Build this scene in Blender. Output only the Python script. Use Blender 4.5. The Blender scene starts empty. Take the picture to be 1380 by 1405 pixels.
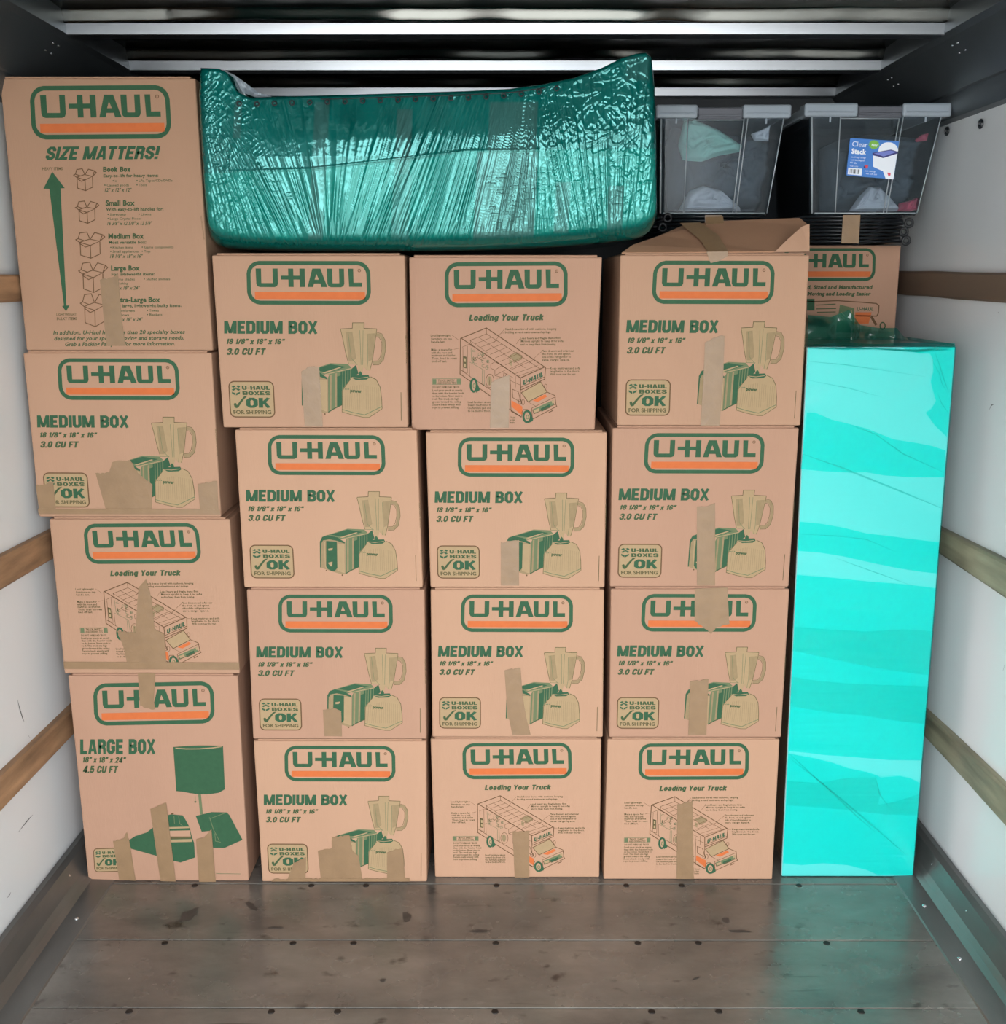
import bpy, bmesh, math, random
import numpy as np
from mathutils import Vector, Matrix, Euler

S = bpy.context.scene
COL = S.collection
random.seed(7); RNG = np.random.default_rng(7)

# ------------------------------------------------------------------ camera
CAM_H = 1.567; PITCH = 0.2088; YAW = 0.0018; FPX = 1482.0
cd = bpy.data.cameras.new('camera'); cam = bpy.data.objects.new('camera', cd); COL.objects.link(cam)
cam.location = (0, 0, CAM_H); cam.rotation_euler = (math.pi/2-PITCH, 0, YAW)
cd.sensor_fit = 'HORIZONTAL'; cd.sensor_width = 36; cd.lens = 36*FPX/1380; cd.clip_start = .05
S.camera = cam
ROT = Euler((math.pi/2-PITCH, 0, YAW)).to_matrix()

# ------------------------------------------------------------------ world, light, exposure
S.view_settings.view_transform = 'Standard'; S.view_settings.look = 'None'
S.view_settings.gamma = 1; S.view_settings.use_curve_mapping = False
S.view_settings.exposure = 1.75
W = bpy.data.worlds.new('overcast_sky'); S.world = W; W.use_nodes = True
bg = W.node_tree.nodes['Background']; bg.inputs[0].default_value = (.93, .97, 1, 1); bg.inputs[1].default_value = 3.3
REAR = -0.45           # the open rear end of the cargo bay, behind the camera
pl = bpy.data.lights.new('rear_opening_portal', 'AREA'); pl.shape = 'RECTANGLE'; pl.size = 2.3; pl.size_y = 2.1
pl.cycles.is_portal = True
po = bpy.data.objects.new('rear_opening_portal', pl); COL.objects.link(po)
po.location = (0, REAR, 1.07); po.rotation_euler = (math.pi/2, 0, 0)
S.cycles.max_bounces = 10; S.cycles.transparent_max_bounces = 24
S.cycles.use_denoising = True

# ------------------------------------------------------------------ helpers
def lin(c):
    return tuple((x/255/12.92 if x/255 <= .04045 else ((x/255+.055)/1.055)**2.4) for x in c)
def ray(px, py):
    return ROT @ Vector(((px-690)/FPX, (702.5-py)/FPX, -1))
def atY(px, py, Y):
    d = ray(px, py); t = Y/d.y; return Vector((d.x*t, Y, CAM_H+d.z*t))
def atX(px, py, X):
    d = ray(px, py); t = X/d.x; return Vector((X, d.y*t, CAM_H+d.z*t))
def atZ(px, py, Z):
    d = ray(px, py); t = (Z-CAM_H)/d.z; return Vector((d.x*t, d.y*t, Z))

def link(o, parent=None):
    COL.objects.link(o)
    if parent is not None: o.parent = parent
    return o
def off(parent):
    v = Vector((0, 0, 0))
    while parent is not None:
        v += parent.location; parent = parent.parent
    return v
def mesh(name, verts, faces, mats, parent=None, fm=None, smooth=False):
    """verts in world space; stored relative to the parents' origin"""
    o3 = off(parent)
    me = bpy.data.meshes.new(name)
    me.from_pydata([(v[0]-o3[0], v[1]-o3[1], v[2]-o3[2]) for v in verts], [], faces)
    if not isinstance(mats, (list, tuple)): mats = [mats]
    for m in mats: me.materials.append(m)
    if fm is not None: me.polygons.foreach_set('material_index', fm)
    if smooth: me.polygons.foreach_set('use_smooth', [True]*len(me.polygons))
    me.update()
    return link(bpy.data.objects.new(name, me), parent)
def bm_obj(name, bm, mats, parent=None, smooth=False):
    o3 = off(parent)
    bmesh.ops.translate(bm, verts=bm.verts, vec=-o3)
    me = bpy.data.meshes.new(name); bm.to_mesh(me); bm.free()
    if not isinstance(mats, (list, tuple)): mats = [mats]
    for m in mats: me.materials.append(m)
    if smooth: me.polygons.foreach_set('use_smooth', [True]*len(me.polygons))
    return link(bpy.data.objects.new(name, me), parent)
def empty(name, loc, label, cat, group=None):
    o = bpy.data.objects.new(name, None); o.location = loc; o.empty_display_size = .05
    link(o); o['label'] = label; o['category'] = cat
    if group: o['group'] = group
    return o
def struct(o, label=None):
    o['kind'] = 'structure'
    if label: o['label'] = label; o['category'] = 'setting'
    return o
def hexa(bm, c, bevel=0, seg=2):
    """c: 8 corners, bottom 4 (ccw) then top 4"""
    vs = [bm.verts.new(p) for p in c]
    fs = [(3, 2, 1, 0), (4, 5, 6, 7), (0, 1, 5, 4), (1, 2, 6, 5), (2, 3, 7, 6), (3, 0, 4, 7)]
    F = [bm.faces.new([vs[i] for i in f]) for f in fs]
    if bevel:
        es = {e for f in F for e in f.edges}
        bmesh.ops.bevel(bm, geom=list(es), offset=bevel, segments=seg, affect='EDGES', profile=.5)
def box8(x0, y0, z0, x1, y1, z1):
    return [(x0, y0, z0), (x1, y0, z0), (x1, y1, z0), (x0, y1, z0), (x0, y0, z1), (x1, y0, z1), (x1, y1, z1), (x0, y1, z1)]
def bx(name, x0, y0, z0, x1, y1, z1, mat, parent=None, bevel=0):
    bm = bmesh.new(); hexa(bm, box8(x0, y0, z0, x1, y1, z1), bevel); return bm_obj(name, bm, mat, parent)
def tube(bm, pts, r, seg=8, closed=False):
    pts = [Vector(p) for p in pts]; n = len(pts); rings = []
    for i, p in enumerate(pts):
        a = pts[(i-1) % n] if (i > 0 or closed) else p; b = pts[(i+1) % n] if (i < n-1 or closed) else p
        t = (b-a).normalized(); u = t.cross(Vector((0, 0, 1)))
        if u.length < .05: u = t.cross(Vector((0, 1, 0)))
        u.normalize(); w = t.cross(u)
        rings.append([bm.verts.new(p+r*(math.cos(k*2*math.pi/seg)*u+math.sin(k*2*math.pi/seg)*w)) for k in range(seg)])
    for i in range(n if closed else n-1):
        A, B = rings[i], rings[(i+1) % n]
        for k in range(seg): bm.faces.new((A[k], A[(k+1) % seg], B[(k+1) % seg], B[k]))
    if not closed:
        bm.faces.new(rings[0][::-1]); bm.faces.new(rings[-1])
def torus_bm(c, R, r, axis='Y', seg=20):
    bm = bmesh.new(); c = Vector(c); pts = []
    for k in range(seg):
        a = 2*math.pi*k/seg; u, v = R*math.cos(a), R*math.sin(a)
        pts.append(c+Vector({'Y': (u, 0, v), 'X': (0, u, v), 'Z': (u, v, 0)}[axis]))
    tube(bm, pts, r, 8, True); return bm
def vnoise(x, y, seed=0):
    """smooth value noise on numpy arrays, 0..1"""
    r = np.random.default_rng(seed).random((256, 256))
    xi = np.floor(x).astype(int); yi = np.floor(y).astype(int); fx = x-xi; fy = y-yi
    fx = fx*fx*(3-2*fx); fy = fy*fy*(3-2*fy)
    a = r[xi % 256, yi % 256]; b = r[(xi+1) % 256, yi % 256]; c = r[xi % 256, (yi+1) % 256]; d = r[(xi+1) % 256, (yi+1) % 256]
    return (a*(1-fx)+b*fx)*(1-fy)+(c*(1-fx)+d*fx)*fy
def sstep(a, b, x):
    t = np.clip((x-a)/(b-a), 0, 1); return t*t*(3-2*t)

# ------------------------------------------------------------------ materials
def newmat(name):
    m = bpy.data.materials.new(name); m.use_nodes = True
    nt = m.node_tree; return m, nt, nt.nodes, nt.links, nt.nodes['Principled BSDF']
def simple(name, col, rough=.6, metal=0, spec=.5, noise=0, nscale=20, bump=0, bscale=60, stretch=(1, 1, 1), coat=0):
    m, nt, N, L, B = newmat(name); c = lin(col)
    B.inputs['Base Color'].default_value = (*c, 1); B.inputs['Roughness'].default_value = rough
    B.inputs['Metallic'].default_value = metal; B.inputs['Specular IOR Level'].default_value = spec
    B.inputs['Coat Weight'].default_value = coat; B.inputs['Coat Roughness'].default_value = .08
    if noise or bump:
        tc = N.new('ShaderNodeTexCoord'); mp = N.new('ShaderNodeMapping'); mp.inputs['Scale'].default_value = stretch
        L.new(tc.outputs['Object'], mp.inputs[0])
    if noise:
        n = N.new('ShaderNodeTexNoise'); n.inputs['Scale'].default_value = nscale; n.inputs['Detail'].default_value = 6
        L.new(mp.outputs[0], n.inputs['Vector'])
        r = N.new('ShaderNodeMapRange'); r.inputs['From Min'].default_value = .3; r.inputs['From Max'].default_value = .7
        r.inputs['To Min'].default_value = 1-noise; r.inputs['To Max'].default_value = 1+noise*.6; L.new(n.outputs['Fac'], r.inputs['Value'])
        mx = N.new('ShaderNodeVectorMath'); mx.operation = 'SCALE'; mx.inputs[0].default_value = c
        L.new(r.outputs[0], mx.inputs['Scale']); L.new(mx.outputs[0], B.inputs['Base Color'])
    if bump:
        n2 = N.new('ShaderNodeTexNoise'); n2.inputs['Scale'].default_value = bscale; n2.inputs['Detail'].default_value = 4
        L.new(mp.outputs[0], n2.inputs['Vector'])
        bp = N.new('ShaderNodeBump'); bp.inputs['Strength'].default_value = bump; bp.inputs['Distance'].default_value = .01
        L.new(n2.outputs['Fac'], bp.inputs['Height']); L.new(bp.outputs[0], B.inputs['Normal'])
    return m
def film(name, tint, gloss_rough=.12, ior=1.5, milk=0, milkcol=(200, 210, 210), bump=0, bscale=40, stretch=(1, 1, 1)):
    """clear or tinted plastic sheet: light goes through tinted, the surface reflects"""
    m, nt, N, L, B = newmat(name); N.remove(B); out = N['Material Output']
    tr = N.new('ShaderNodeBsdfTransparent'); tr.inputs[0].default_value = (*tint, 1)
    gl = N.new('ShaderNodeBsdfGlossy'); gl.inputs['Roughness'].default_value = gloss_rough
    fr = N.new('ShaderNodeFresnel'); fr.inputs[0].default_value = ior
    mx = N.new('ShaderNodeMixShader'); L.new(fr.outputs[0], mx.inputs[0]); L.new(gl.outputs[0], mx.inputs[2])
    if milk:
        df = N.new('ShaderNodeBsdfDiffuse'); df.inputs[0].default_value = (*lin(milkcol), 1)
        m2 = N.new('ShaderNodeMixShader'); m2.inputs[0].default_value = milk
        L.new(tr.outputs[0], m2.inputs[1]); L.new(df.outputs[0], m2.inputs[2]); L.new(m2.outputs[0], mx.inputs[1])
    else: L.new(tr.outputs[0], mx.inputs[1])
    if bump:
        tc = N.new('ShaderNodeTexCoord'); mp = N.new('ShaderNodeMapping'); mp.inputs['Scale'].default_value = stretch
        n2 = N.new('ShaderNodeTexNoise'); n2.inputs['Scale'].default_value = bscale; n2.inputs['Detail'].default_value = 3
        bp = N.new('ShaderNodeBump'); bp.inputs['Strength'].default_value = bump; bp.inputs['Distance'].default_value = .01
        L.new(tc.outputs['Object'], mp.inputs[0]); L.new(mp.outputs[0], n2.inputs['Vector']); L.new(n2.outputs['Fac'], bp.inputs['Height'])
        L.new(bp.outputs[0], gl.inputs['Normal']); L.new(bp.outputs[0], fr.inputs['Normal'])
    L.new(mx.outputs[0], out.inputs[0]); return m

M = {}
CARD = [(166, 130, 106), (160, 125, 101), (172, 135, 110), (164, 127, 105)]
for i, c in enumerate(CARD): M['card%d' % i] = simple('cardboard', c, .75, noise=.035, nscale=5, bump=.06, bscale=260, stretch=(1, 1, .15), spec=.25)
M['card_in'] = simple('cardboard_raw_edge', (160, 118, 84), .85, noise=.1, nscale=30, spec=.2)
M['flap'] = simple('cardboard_flap', (166, 126, 99), .8, noise=.06, nscale=8, spec=.2)
M['tape'] = simple('brown_packing_tape', (134, 107, 79), .38, noise=.08, nscale=25, bump=.12, bscale=50, spec=.4)
M['green'] = simple('green_ink', (47, 82, 57), .7, noise=.08, nscale=90, spec=.2)
M['dgreen'] = simple('dark_green_ink', (58, 78, 50), .7, spec=.2)
M['olive'] = simple('olive_ink', (86, 78, 50), .7, spec=.2)
M['brown'] = simple('brown_ink', (94, 68, 44), .7, spec=.2)
M['orange'] = simple('orange_ink', (188, 99, 54), .7, noise=.05, nscale=60, spec=.2)
M['tan'] = simple('pale_tan_ink', (156, 132, 100), .7, noise=.04, nscale=80, spec=.2)
M['tan2'] = simple('grey_tan_ink', (138, 118, 88), .7, noise=.08, nscale=80, spec=.2)
M['mid'] = simple('sage_ink', (96, 106, 76), .7, spec=.2)
M['wall'] = simple('white_wall_panel', (222, 224, 225), .22, noise=.03, nscale=2, bump=.02, bscale=4, spec=.45)
M['wood'] = simple('rub_rail_wood', (158, 122, 90), .6, noise=.55, nscale=26, bump=.4, bscale=40, stretch=(1, .16, 1))
M['wood2'] = simple('weathered_rail_wood', (142, 136, 112), .6, noise=.5, nscale=24, bump=.3, bscale=30, stretch=(1, .12, 1))
M['wood3'] = simple('dark_rail_wood', (112, 92, 76), .6, noise=.2, nscale=9, bump=.2, bscale=30, stretch=(1, .12, 1))
M['alu'] = simple('aluminium_bow', (160, 163, 168), .3, metal=1, noise=.06, nscale=12, stretch=(.2, 3, 3))
M['skin'] = simple('roof_skin_aluminium', (122, 123, 120), .25, metal=1, noise=.15, nscale=3, bump=.08, bscale=3, stretch=(1, 2, 1))
M['cove'] = simple('grey_galvanised_rail', (104, 110, 114), .42, metal=.75, noise=.1, nscale=5)
M['trim'] = simple('galvanised_floor_angle', (118, 118, 116), .36, metal=.7, noise=.15, nscale=14, stretch=(1, .3, 1))
M['rivet'] = simple('bright_rivet', (225, 228, 230), .25, metal=.9)
M['screw'] = simple('dark_screw_head', (40, 36, 34), .5, metal=.5)
M['black'] = simple('black_enamel_steel', (22, 26, 30), .35, spec=.5)
M['dark'] = simple('dark_rubber', (16, 18, 22), .5)
M['scuff'] = simple('scuff_mark', (90, 92, 92), .7)
M['white'] = simple('white_panel', (197, 199, 199), .5)
M['film1'] = film('green_stretch_film', (.36, .975, .945), .14, 1.42, bump=.15, bscale=9, stretch=(.5, 1, 6))
M['film2'] = film('green_stretch_film_overlap', (.22, .975, .95), .16, 1.35, bump=.3, bscale=7, stretch=(.4, 1, 8))
M['film3'] = film('green_film_crease', (.55, .94, .925), .16, 1.35, bump=.35, bscale=9, stretch=(.4, 1, 9))
M['film4'] = film('pleat_shade_film', (.55, .84, .82), .2, 1.4)  # creased film, its fold shading put into a darker tint
M['filmd'] = film('bunched_green_film', (.28, .8, .74), .12, 1.6, milk=.12, milkcol=(0, 150, 130))
M['clear'] = film('clear_plastic_tub', (.86, .90, .93), .1, 1.18, milk=.03, milkcol=(150, 165, 175))
M['milky'] = film('frosted_plastic_lid', (.75, .8, .85), .2, 1.5, milk=.62, milkcol=(176, 186, 196))
M['ribm'] = film('tub_edge_plastic', (.8, .85, .9), .1, 1.6, milk=.55, milkcol=(200, 208, 214))
M['latch'] = simple('grey_latch', (82, 84, 92), .45)
M['sblue'] = simple('sticker_blue', (62, 122, 200), .4)
M['swhite'] = simple('sticker_white', (232, 236, 244), .4)
M['sgreen'] = simple('sticker_green', (120, 180, 62), .4)
M['spurple'] = simple('sticker_violet', (112, 124, 196), .4)
M['sdark'] = simple('sticker_navy', (48, 44, 110), .4)
M['sred'] = simple('sticker_red', (214, 70, 90), .4)

def make_floor_mat():
    m, nt, N, L, B = newmat('worn_steel_grey_deck')
    tc = N.new('ShaderNodeTexCoord')
    def noise(sc, det=5, st=(1, 1, 1), rough=.5):
        mp = N.new('ShaderNodeMapping'); mp.inputs['Scale'].default_value = st; L.new(tc.outputs['Object'], mp.inputs[0])
        n = N.new('ShaderNodeTexNoise'); n.inputs['Scale'].default_value = sc; n.inputs['Detail'].default_value = det
        n.inputs['Roughness'].default_value = rough; L.new(mp.outputs[0], n.inputs['Vector']); return n
    def ramp(src, p):
        r = N.new('ShaderNodeValToRGB'); el = r.color_ramp.elements
        el[0].position, el[0].color = p[0][0], (*p[0][1], 1); el[1].position, el[1].color = p[-1][0], (*p[-1][1], 1)
        for q in p[1:-1]:
            e = el.new(q[0]); e.color = (*q[1], 1)
        L.new(src.outputs['Fac'], r.inputs[0]); return r
    base = ramp(noise(3, 8, (1, 2, 1), .65), [(.3, lin((102, 98, 94))), (.55, lin((128, 124, 118))), (.75, lin((146, 142, 136)))])
    spots = ramp(noise(14, 3, (1, 1.4, 1)), [(.26, (.35, .33, .32)), (.36, (1, 1, 1))])
    scr = ramp(noise(34, 2, (.12, 1.2, 1)), [(.24, (.6, .6, .6)), (.33, (1, 1, 1))])
    lite = ramp(noise(11, 6, (1, 3, 1), .7), [(.62, (0, 0, 0)), (.8, (.10, .10, .095))])
    m1 = N.new('ShaderNodeMix'); m1.data_type = 'RGBA'; m1.blend_type = 'MULTIPLY'; m1.inputs[0].default_value = 1
    L.new(base.outputs[0], m1.inputs[6]); L.new(spots.outputs[0], m1.inputs[7])
    m2 = N.new('ShaderNodeMix'); m2.data_type = 'RGBA'; m2.blend_type = 'MULTIPLY'; m2.inputs[0].default_value = 1
    L.new(m1.outputs[2], m2.inputs[6]); L.new(scr.outputs[0], m2.inputs[7])
    m3 = N.new('ShaderNodeMix'); m3.data_type = 'RGBA'; m3.blend_type = 'ADD'; m3.inputs[0].default_value = 1
    L.new(m2.outputs[2], m3.inputs[6]); L.new(lite.outputs[0], m3.inputs[7])
    L.new(m3.outputs[2], B.inputs['Base Color'])
    B.inputs['Metallic'].default_value = .5
    rr = N.new('ShaderNodeMapRange'); rr.inputs['To Min'].default_value = .16; rr.inputs['To Max'].default_value = .36
    n = noise(9, 6); L.new(n.outputs['Fac'], rr.inputs['Value']); L.new(rr.outputs[0], B.inputs['Roughness'])
    bp = N.new('ShaderNodeBump'); bp.inputs['Strength'].default_value = .18; bp.inputs['Distance'].default_value = .01
    L.new(noise(16, 5).outputs['Fac'], bp.inputs['Height']); L.new(bp.outputs[0], B.inputs['Normal'])
    return m
M['floor'] = make_floor_mat()

# ------------------------------------------------------------------ the cargo bay
WX = 1.18; BACK = 3.72; ZC = 2.157; XC = 1.06; ZW = 1.985
# floor: planks laid across, each a piece
fl = struct(bx('floor', -WX-.02, REAR, -.06, WX+.02, BACK, -.022, M['dark']))
seam = [atZ(690, y, 0).y for y in (1383, 1290, 1213)]
pw = ((seam[2]-seam[0])/2)
ys = [seam[0]+pw*k for k in range(-9, 9) if REAR < seam[0]+pw*k < BACK]
edges = [REAR]+ys+[BACK]
for a, b in zip(edges[:-1], edges[1:]):
    bm = bmesh.new(); hexa(bm, box8(-WX+.01, a+.0012, -.022, WX-.01, b-.0012, 0), .0015, 1); bm_obj('plank', bm, M['floor'], fl)
scr_me = None
rows = [(1215, (267, 427, 502, 681, 859, 935, 1096)), (1294, (226, 402, 485, 680, 875, 958, 1134)), (1388, (177, 372, 463, 679, 894, 986, 1181))]
for y, xs in rows:
    for x in xs:
        p = atZ(x, y, 0)
        if scr_me is None:
            bm = bmesh.new(); bmesh.ops.create_cone(bm, cap_ends=True, segments=14, radius1=.0085, radius2=.007, depth=.0016)
            o = bm_obj('screw', bm, M['screw'], fl); scr_me = o.data
        else: o = link(bpy.data.objects.new('screw', scr_me), fl)
        o.location = (p.x, p.y, .0006)
# smudges that stay on the deck
def flat_poly(name, pts, mat, parent): return mesh(name, pts, [tuple(range(len(pts)))], mat, parent)
M['stain'] = simple('dark_scuff', (66, 60, 56), .55, noise=.3, nscale=60)
for cx, cy, rx, ry, rot in [(258, 1256, 17, 7, -.5), (345, 1243, 10, 4, .5), (558, 1258, 6, 7, 0), (660, 1277, 16, 1.8, 0), (1012, 1277, 16, 2, .02), (378, 1272, 11, 1.5, 0), (996, 1262, 5, 4, 0), (525, 1345, 4, 3, 0), (955, 1342, 6, 1.5, -.4)]:
    pts = []
    for k in range(18):
        a = 2*math.pi*k/18; r = 1+random.uniform(-.35, .25); u, v = rx*r*math.cos(a), ry*r*math.sin(a)
        q = atZ(cx+u*math.cos(rot)-v*math.sin(rot), cy+u*math.sin(rot)+v*math.cos(rot), .0007); pts.append(q)
    flat_poly('stain', pts[::-1], M['stain'], fl)

def scuffs(wall, X, lines):
    for ln in lines:
        P = [atX(x, y, X) for x, y in ln]; w = .0012
        vs = []; fs = []
        for i, p in enumerate(P):
            d = (P[min(i+1, len(P)-1)]-P[max(i-1, 0)]).normalized(); n = Vector((0, -d.z, d.y))*w*(1.4 if 0 < i < len(P)-1 else .3)
            vs += [p+n, p-n]
        for i in range(len(P)-1): fs.append((2*i, 2*i+1, 2*i+3, 2*i+2))
        mesh('scuff', vs, fs, M['scuff'], wall)
wl = struct(bx('wall_left', -WX-.05, REAR, -.06, -WX, BACK, ZW+.2, M['wall']))
wr = struct(bx('wall_right', WX, REAR, -.06, WX+.05, BACK, ZW+.2, M['wall']))
wb = struct(bx('wall_back', -WX-.05, BACK, -.06, WX+.05, BACK+.05, ZC+.12, simple('bulkhead_shade_colour', (58, 61, 64), .6)))  # white wall; the gloom behind the load is put into its dark colour
scuffs(wl, -WX+.0006, [[(24, 960), (27, 972), (31, 985), (33, 990)], [(38, 1008), (41, 1012)], [(25, 1142), (36, 1128), (45, 1118)], [(10, 1232), (13, 1228), (15, 1224)]])
scuffs(wr, WX-.0006, [[(1357, 562), (1360, 556), (1363, 555)], [(1369, 428), (1371, 431)], [(1299, 1202), (1302, 1203)], [(1376, 920), (1378, 912)]])

def extr(name, prof, y0, y1, mat, parent=None):
    """profile of (x, z) swept along the bay"""
    n = len(prof); vs = [(x, y0, z) for x, z in prof]+[(x, y1, z) for x, z in prof]
    fs = [(i, (i+1) % n, n+(i+1) % n, n+i) for i in range(n)]+[tuple(range(n))[::-1], tuple(range(n, 2*n))]
    return mesh(name, vs, fs, mat, parent)
riv_me = None
def rivet(p, parent, axis, r=.0045):
    global riv_me
    if riv_me is None:
        bm = bmesh.new(); bmesh.ops.create_icosphere(bm, subdivisions=2, radius=1); o = bm_obj('rivet', bm, M['rivet'], None, True)
        riv_me = o.data; bpy.data.objects.remove(o)
    o = link(bpy.data.objects.new('rivet', riv_me), parent); o.location = p
    o.scale = tuple(r*.45 if k == axis else r for k in range(3)); return o
for s, nm in ((-1, 'trim_1'), (1, 'trim_2')):
    # steel angle between the floor and the wall
    prof = [(s*1.045, .0), (s*1.048, .004), (s*1.105, .006), (s*1.118, .016), (s*1.128, .03), (s*1.142, .078), (s*1.158, .084), (s*1.16, .074), (s*(WX-.001), .074), (s*(WX-.001), 0)]
    t = struct(extr(nm, prof, REAR, BACK, M['trim']))
    ys2 = [1.2, 1.55, 1.9, 2.02, 2.4, 2.62] if s > 0 else [1.3, 1.75, 2.14, 2.56, 2.8]
    for k, y in enumerate(ys2):
        rivet((s*1.137, y, .052), t, 0, .006); rivet((s*1.075, y-.12, .006), t, 2, .006)
# side rails under the roof (sloped steel cove)
for s, nm in ((-1, 'trim_3'), (1, 'trim_4')):
    prof = [(s*XC, ZC), (s*(XC+.012), ZC-.012), (s*(XC+.05), ZC-.075), (s*(XC+.056), ZC-.085), (s*(XC+.075), ZC-.115), (s*(XC+.082), ZC-.118), (s*(WX-.022), ZW), (s*(WX-.001), ZW-.004), (s*(WX-.001), ZC+.07), (s*XC, ZC+.07)]
    t = struct(extr(nm, prof, REAR, BACK, M['cove']))
    for y in (2.79, 3.24, 3.68, 2.34):
        for dx, dy, dz in ((.022, -.03, -.028), (.022, .0, -.028), (.034, -.05, -.048), (.034, -.015, -.048)):
            rivet((s*(XC+dx), y+dy, ZC+dz), t, 2, .0035)
for s, px in ((1, 1299), (1, 1345)):
    p = atX(px, 180 if px == 1299 else 170, WX-.006)
    bm_obj('tie_ring', torus_bm(p, .009, .0032, 'X'), M['black'], wr)

# ceiling: rippled roof skin and roof bows
ZB_ = ZC+.043
bows = [2.30, 2.79, 3.24, 3.68-.01]
cl = struct(bx('ceiling', -WX-.05, REAR, ZC+.075, WX+.05, BACK+.05, ZC+.11, M['dark']))
nx = 240
X = np.linspace(-XC-.02, XC+.02, nx); Yv = np.unique(np.round(np.concatenate([np.linspace(1.85, BACK, 260)]+[np.linspace(b_-.075, b_+.001, 46) for b_ in bows]), 5)); ny = len(Yv)
XX, YY = np.meshgrid(X, Yv)
Z = np.full_like(XX, ZB_+.012)
for i, b in enumerate(bows):
    d = b-YY                             # distance in front of the bow's near face
    sc_ = vnoise(XX*7+i*13.3, XX*0+i, 5+i)           # scalloped buckling of the sheet
    wdt = .02+.05*sc_**2
    dent = .034*np.clip(sc_-.35, 0, 1)**1.5*(vnoise(XX*3, XX*0, 70+i) > .25)          # buckles push in from the bay
    hgt = .027-dent*.35; f_ = .013+dent
    Z -= np.where(d > .008, hgt*sstep(f_+.010, .009, d)+.005*np.exp(-np.clip(d-f_, 0, 9)/.05), 0)
    e = YY-b-.06
    Z -= np.where((e > 0), .012*np.exp(-np.clip(e, 0, 9)/.06), 0)
Z += .004*(vnoise(XX*5, YY*9, 9)-.5)+.0015*(vnoise(XX*22, YY*22, 10)-.5)
vs = np.stack([XX, YY, Z], -1).reshape(-1, 3)
fs = [(r*nx+c, (r+1)*nx+c, (r+1)*nx+c+1, r*nx+c+1) for r in range(ny-1) for c in range(nx-1)]
mesh('roof_skin', vs.tolist(), fs, M['skin'], cl, smooth=True)
mesh('roof_skin', [(-XC-.02, REAR, ZB_+.012), (XC+.02, REAR, ZB_+.012), (XC+.02, 1.85, ZB_+.012), (-XC-.02, 1.85, ZB_+.012)], [(3, 2, 1, 0)], M['skin'], cl)
for b in [.54, .99, 1.44, 1.89]+bows:
    bm = bmesh.new()
    prof = [(b+.010, ZB_-.010), (b+.0, ZB_-.020), (b+.004, ZB_-.044), (b+.007, ZB_-.046), (b+.047, ZB_-.046), (b+.053, ZB_-.042), (b+.058, ZB_+.01)]
    A = [bm.verts.new((-XC-.03, y, z)) for y, z in prof]; Bv = [bm.verts.new((XC+.03, y, z)) for y, z in prof]
    n = len(prof)
    for i in range(n): bm.faces.new((A[i], A[(i+1) % n], Bv[(i+1) % n], Bv[i]))
    bm.faces.new(A[::-1]); bm.faces.new(Bv); bmesh.ops.recalc_face_normals(bm, faces=bm.faces)
    bm_obj('roof_bow', bm, M['alu'], cl)
# wooden rub rails, three a side
def rail(nm, side, top, bot, mat, ext=0):
    X = side*(WX-.022)
    P = [atX(*q, X) for q in (top[0], top[1], bot[1], bot[0])]       # two ends seen: near/far
    def line(a, b, y): t = (y-a.y)/(b.y-a.y); return a.z+(b.z-a.z)*t
    y0, y1 = REAR+.05, BACK-.01
    def zz(a, b, y):
        yy = min(max(y, 1.2), 3.5); return line(a, b, yy)
    bm = bmesh.new(); Xw = side*(WX-.0005)
    vs = []
    N_ = 24
    ring = []
    for k in range(N_+1):
        y = y0+(y1-y0)*k/N_; zt, zb = zz(P[0], P[1], y), zz(P[3], P[2], y)
        j = random.uniform(-.0012, .0012)
        ring.append([bm.verts.new(v) for v in ((X+side*.005, y, zb+j), (X, y, zb+.006+j), (X+j*.4, y, zt-.006), (X+side*.005, y, zt+j), (Xw, y, zt+j), (Xw, y, zb+j))])
    for k in range(N_):
        A, B_ = ring[k], ring[k+1]
        for i in range(6): bm.faces.new((A[i], A[(i+1) % 6], B_[(i+1) % 6], B_[i]))
    bm.faces.new(ring[0][::-1]); bm.faces.new(ring[-1]); bmesh.ops.recalc_face_normals(bm, faces=bm.faces)
    return struct(bm_obj(nm, bm, mat))
rail('trim_5', -1, ((0, 376), (60, 376)), ((0, 415), (60, 411)), M['wood'])
rail('trim_6', -1, ((0, 766.7), (67, 731.7)), ((0, 812), (70, 769.6)), M['wood'])
rail('trim_7', -1, ((0, 1070), (95, 977)), ((0, 1117), (96, 1015)), M['wood'])
rail('trim_8', 1, ((1380, 373.9), (1234, 371.6)), ((1380, 415.7), (1234, 404)), M['wood3'])
rail('trim_9', 1, ((1380, 772), (1294, 728.7)), ((1380, 823), (1290.6, 762.3)), M['wood2'])
rail('trim_10', 1, ((1380, 1083.6), (1273.5, 982.7)), ((1380, 1136), (1269.8, 1014.5)), M['wood2'])
# ground outside the open rear end
M['ground'] = simple('concrete_yard', (176, 174, 168), .9, noise=.2, nscale=2)
struct(mesh('ground', [(-30, -40, -.85), (30, -40, -.85), (30, 20, -.85), (-30, 20, -.85)], [(0, 1, 2, 3)], M['ground']))

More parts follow.
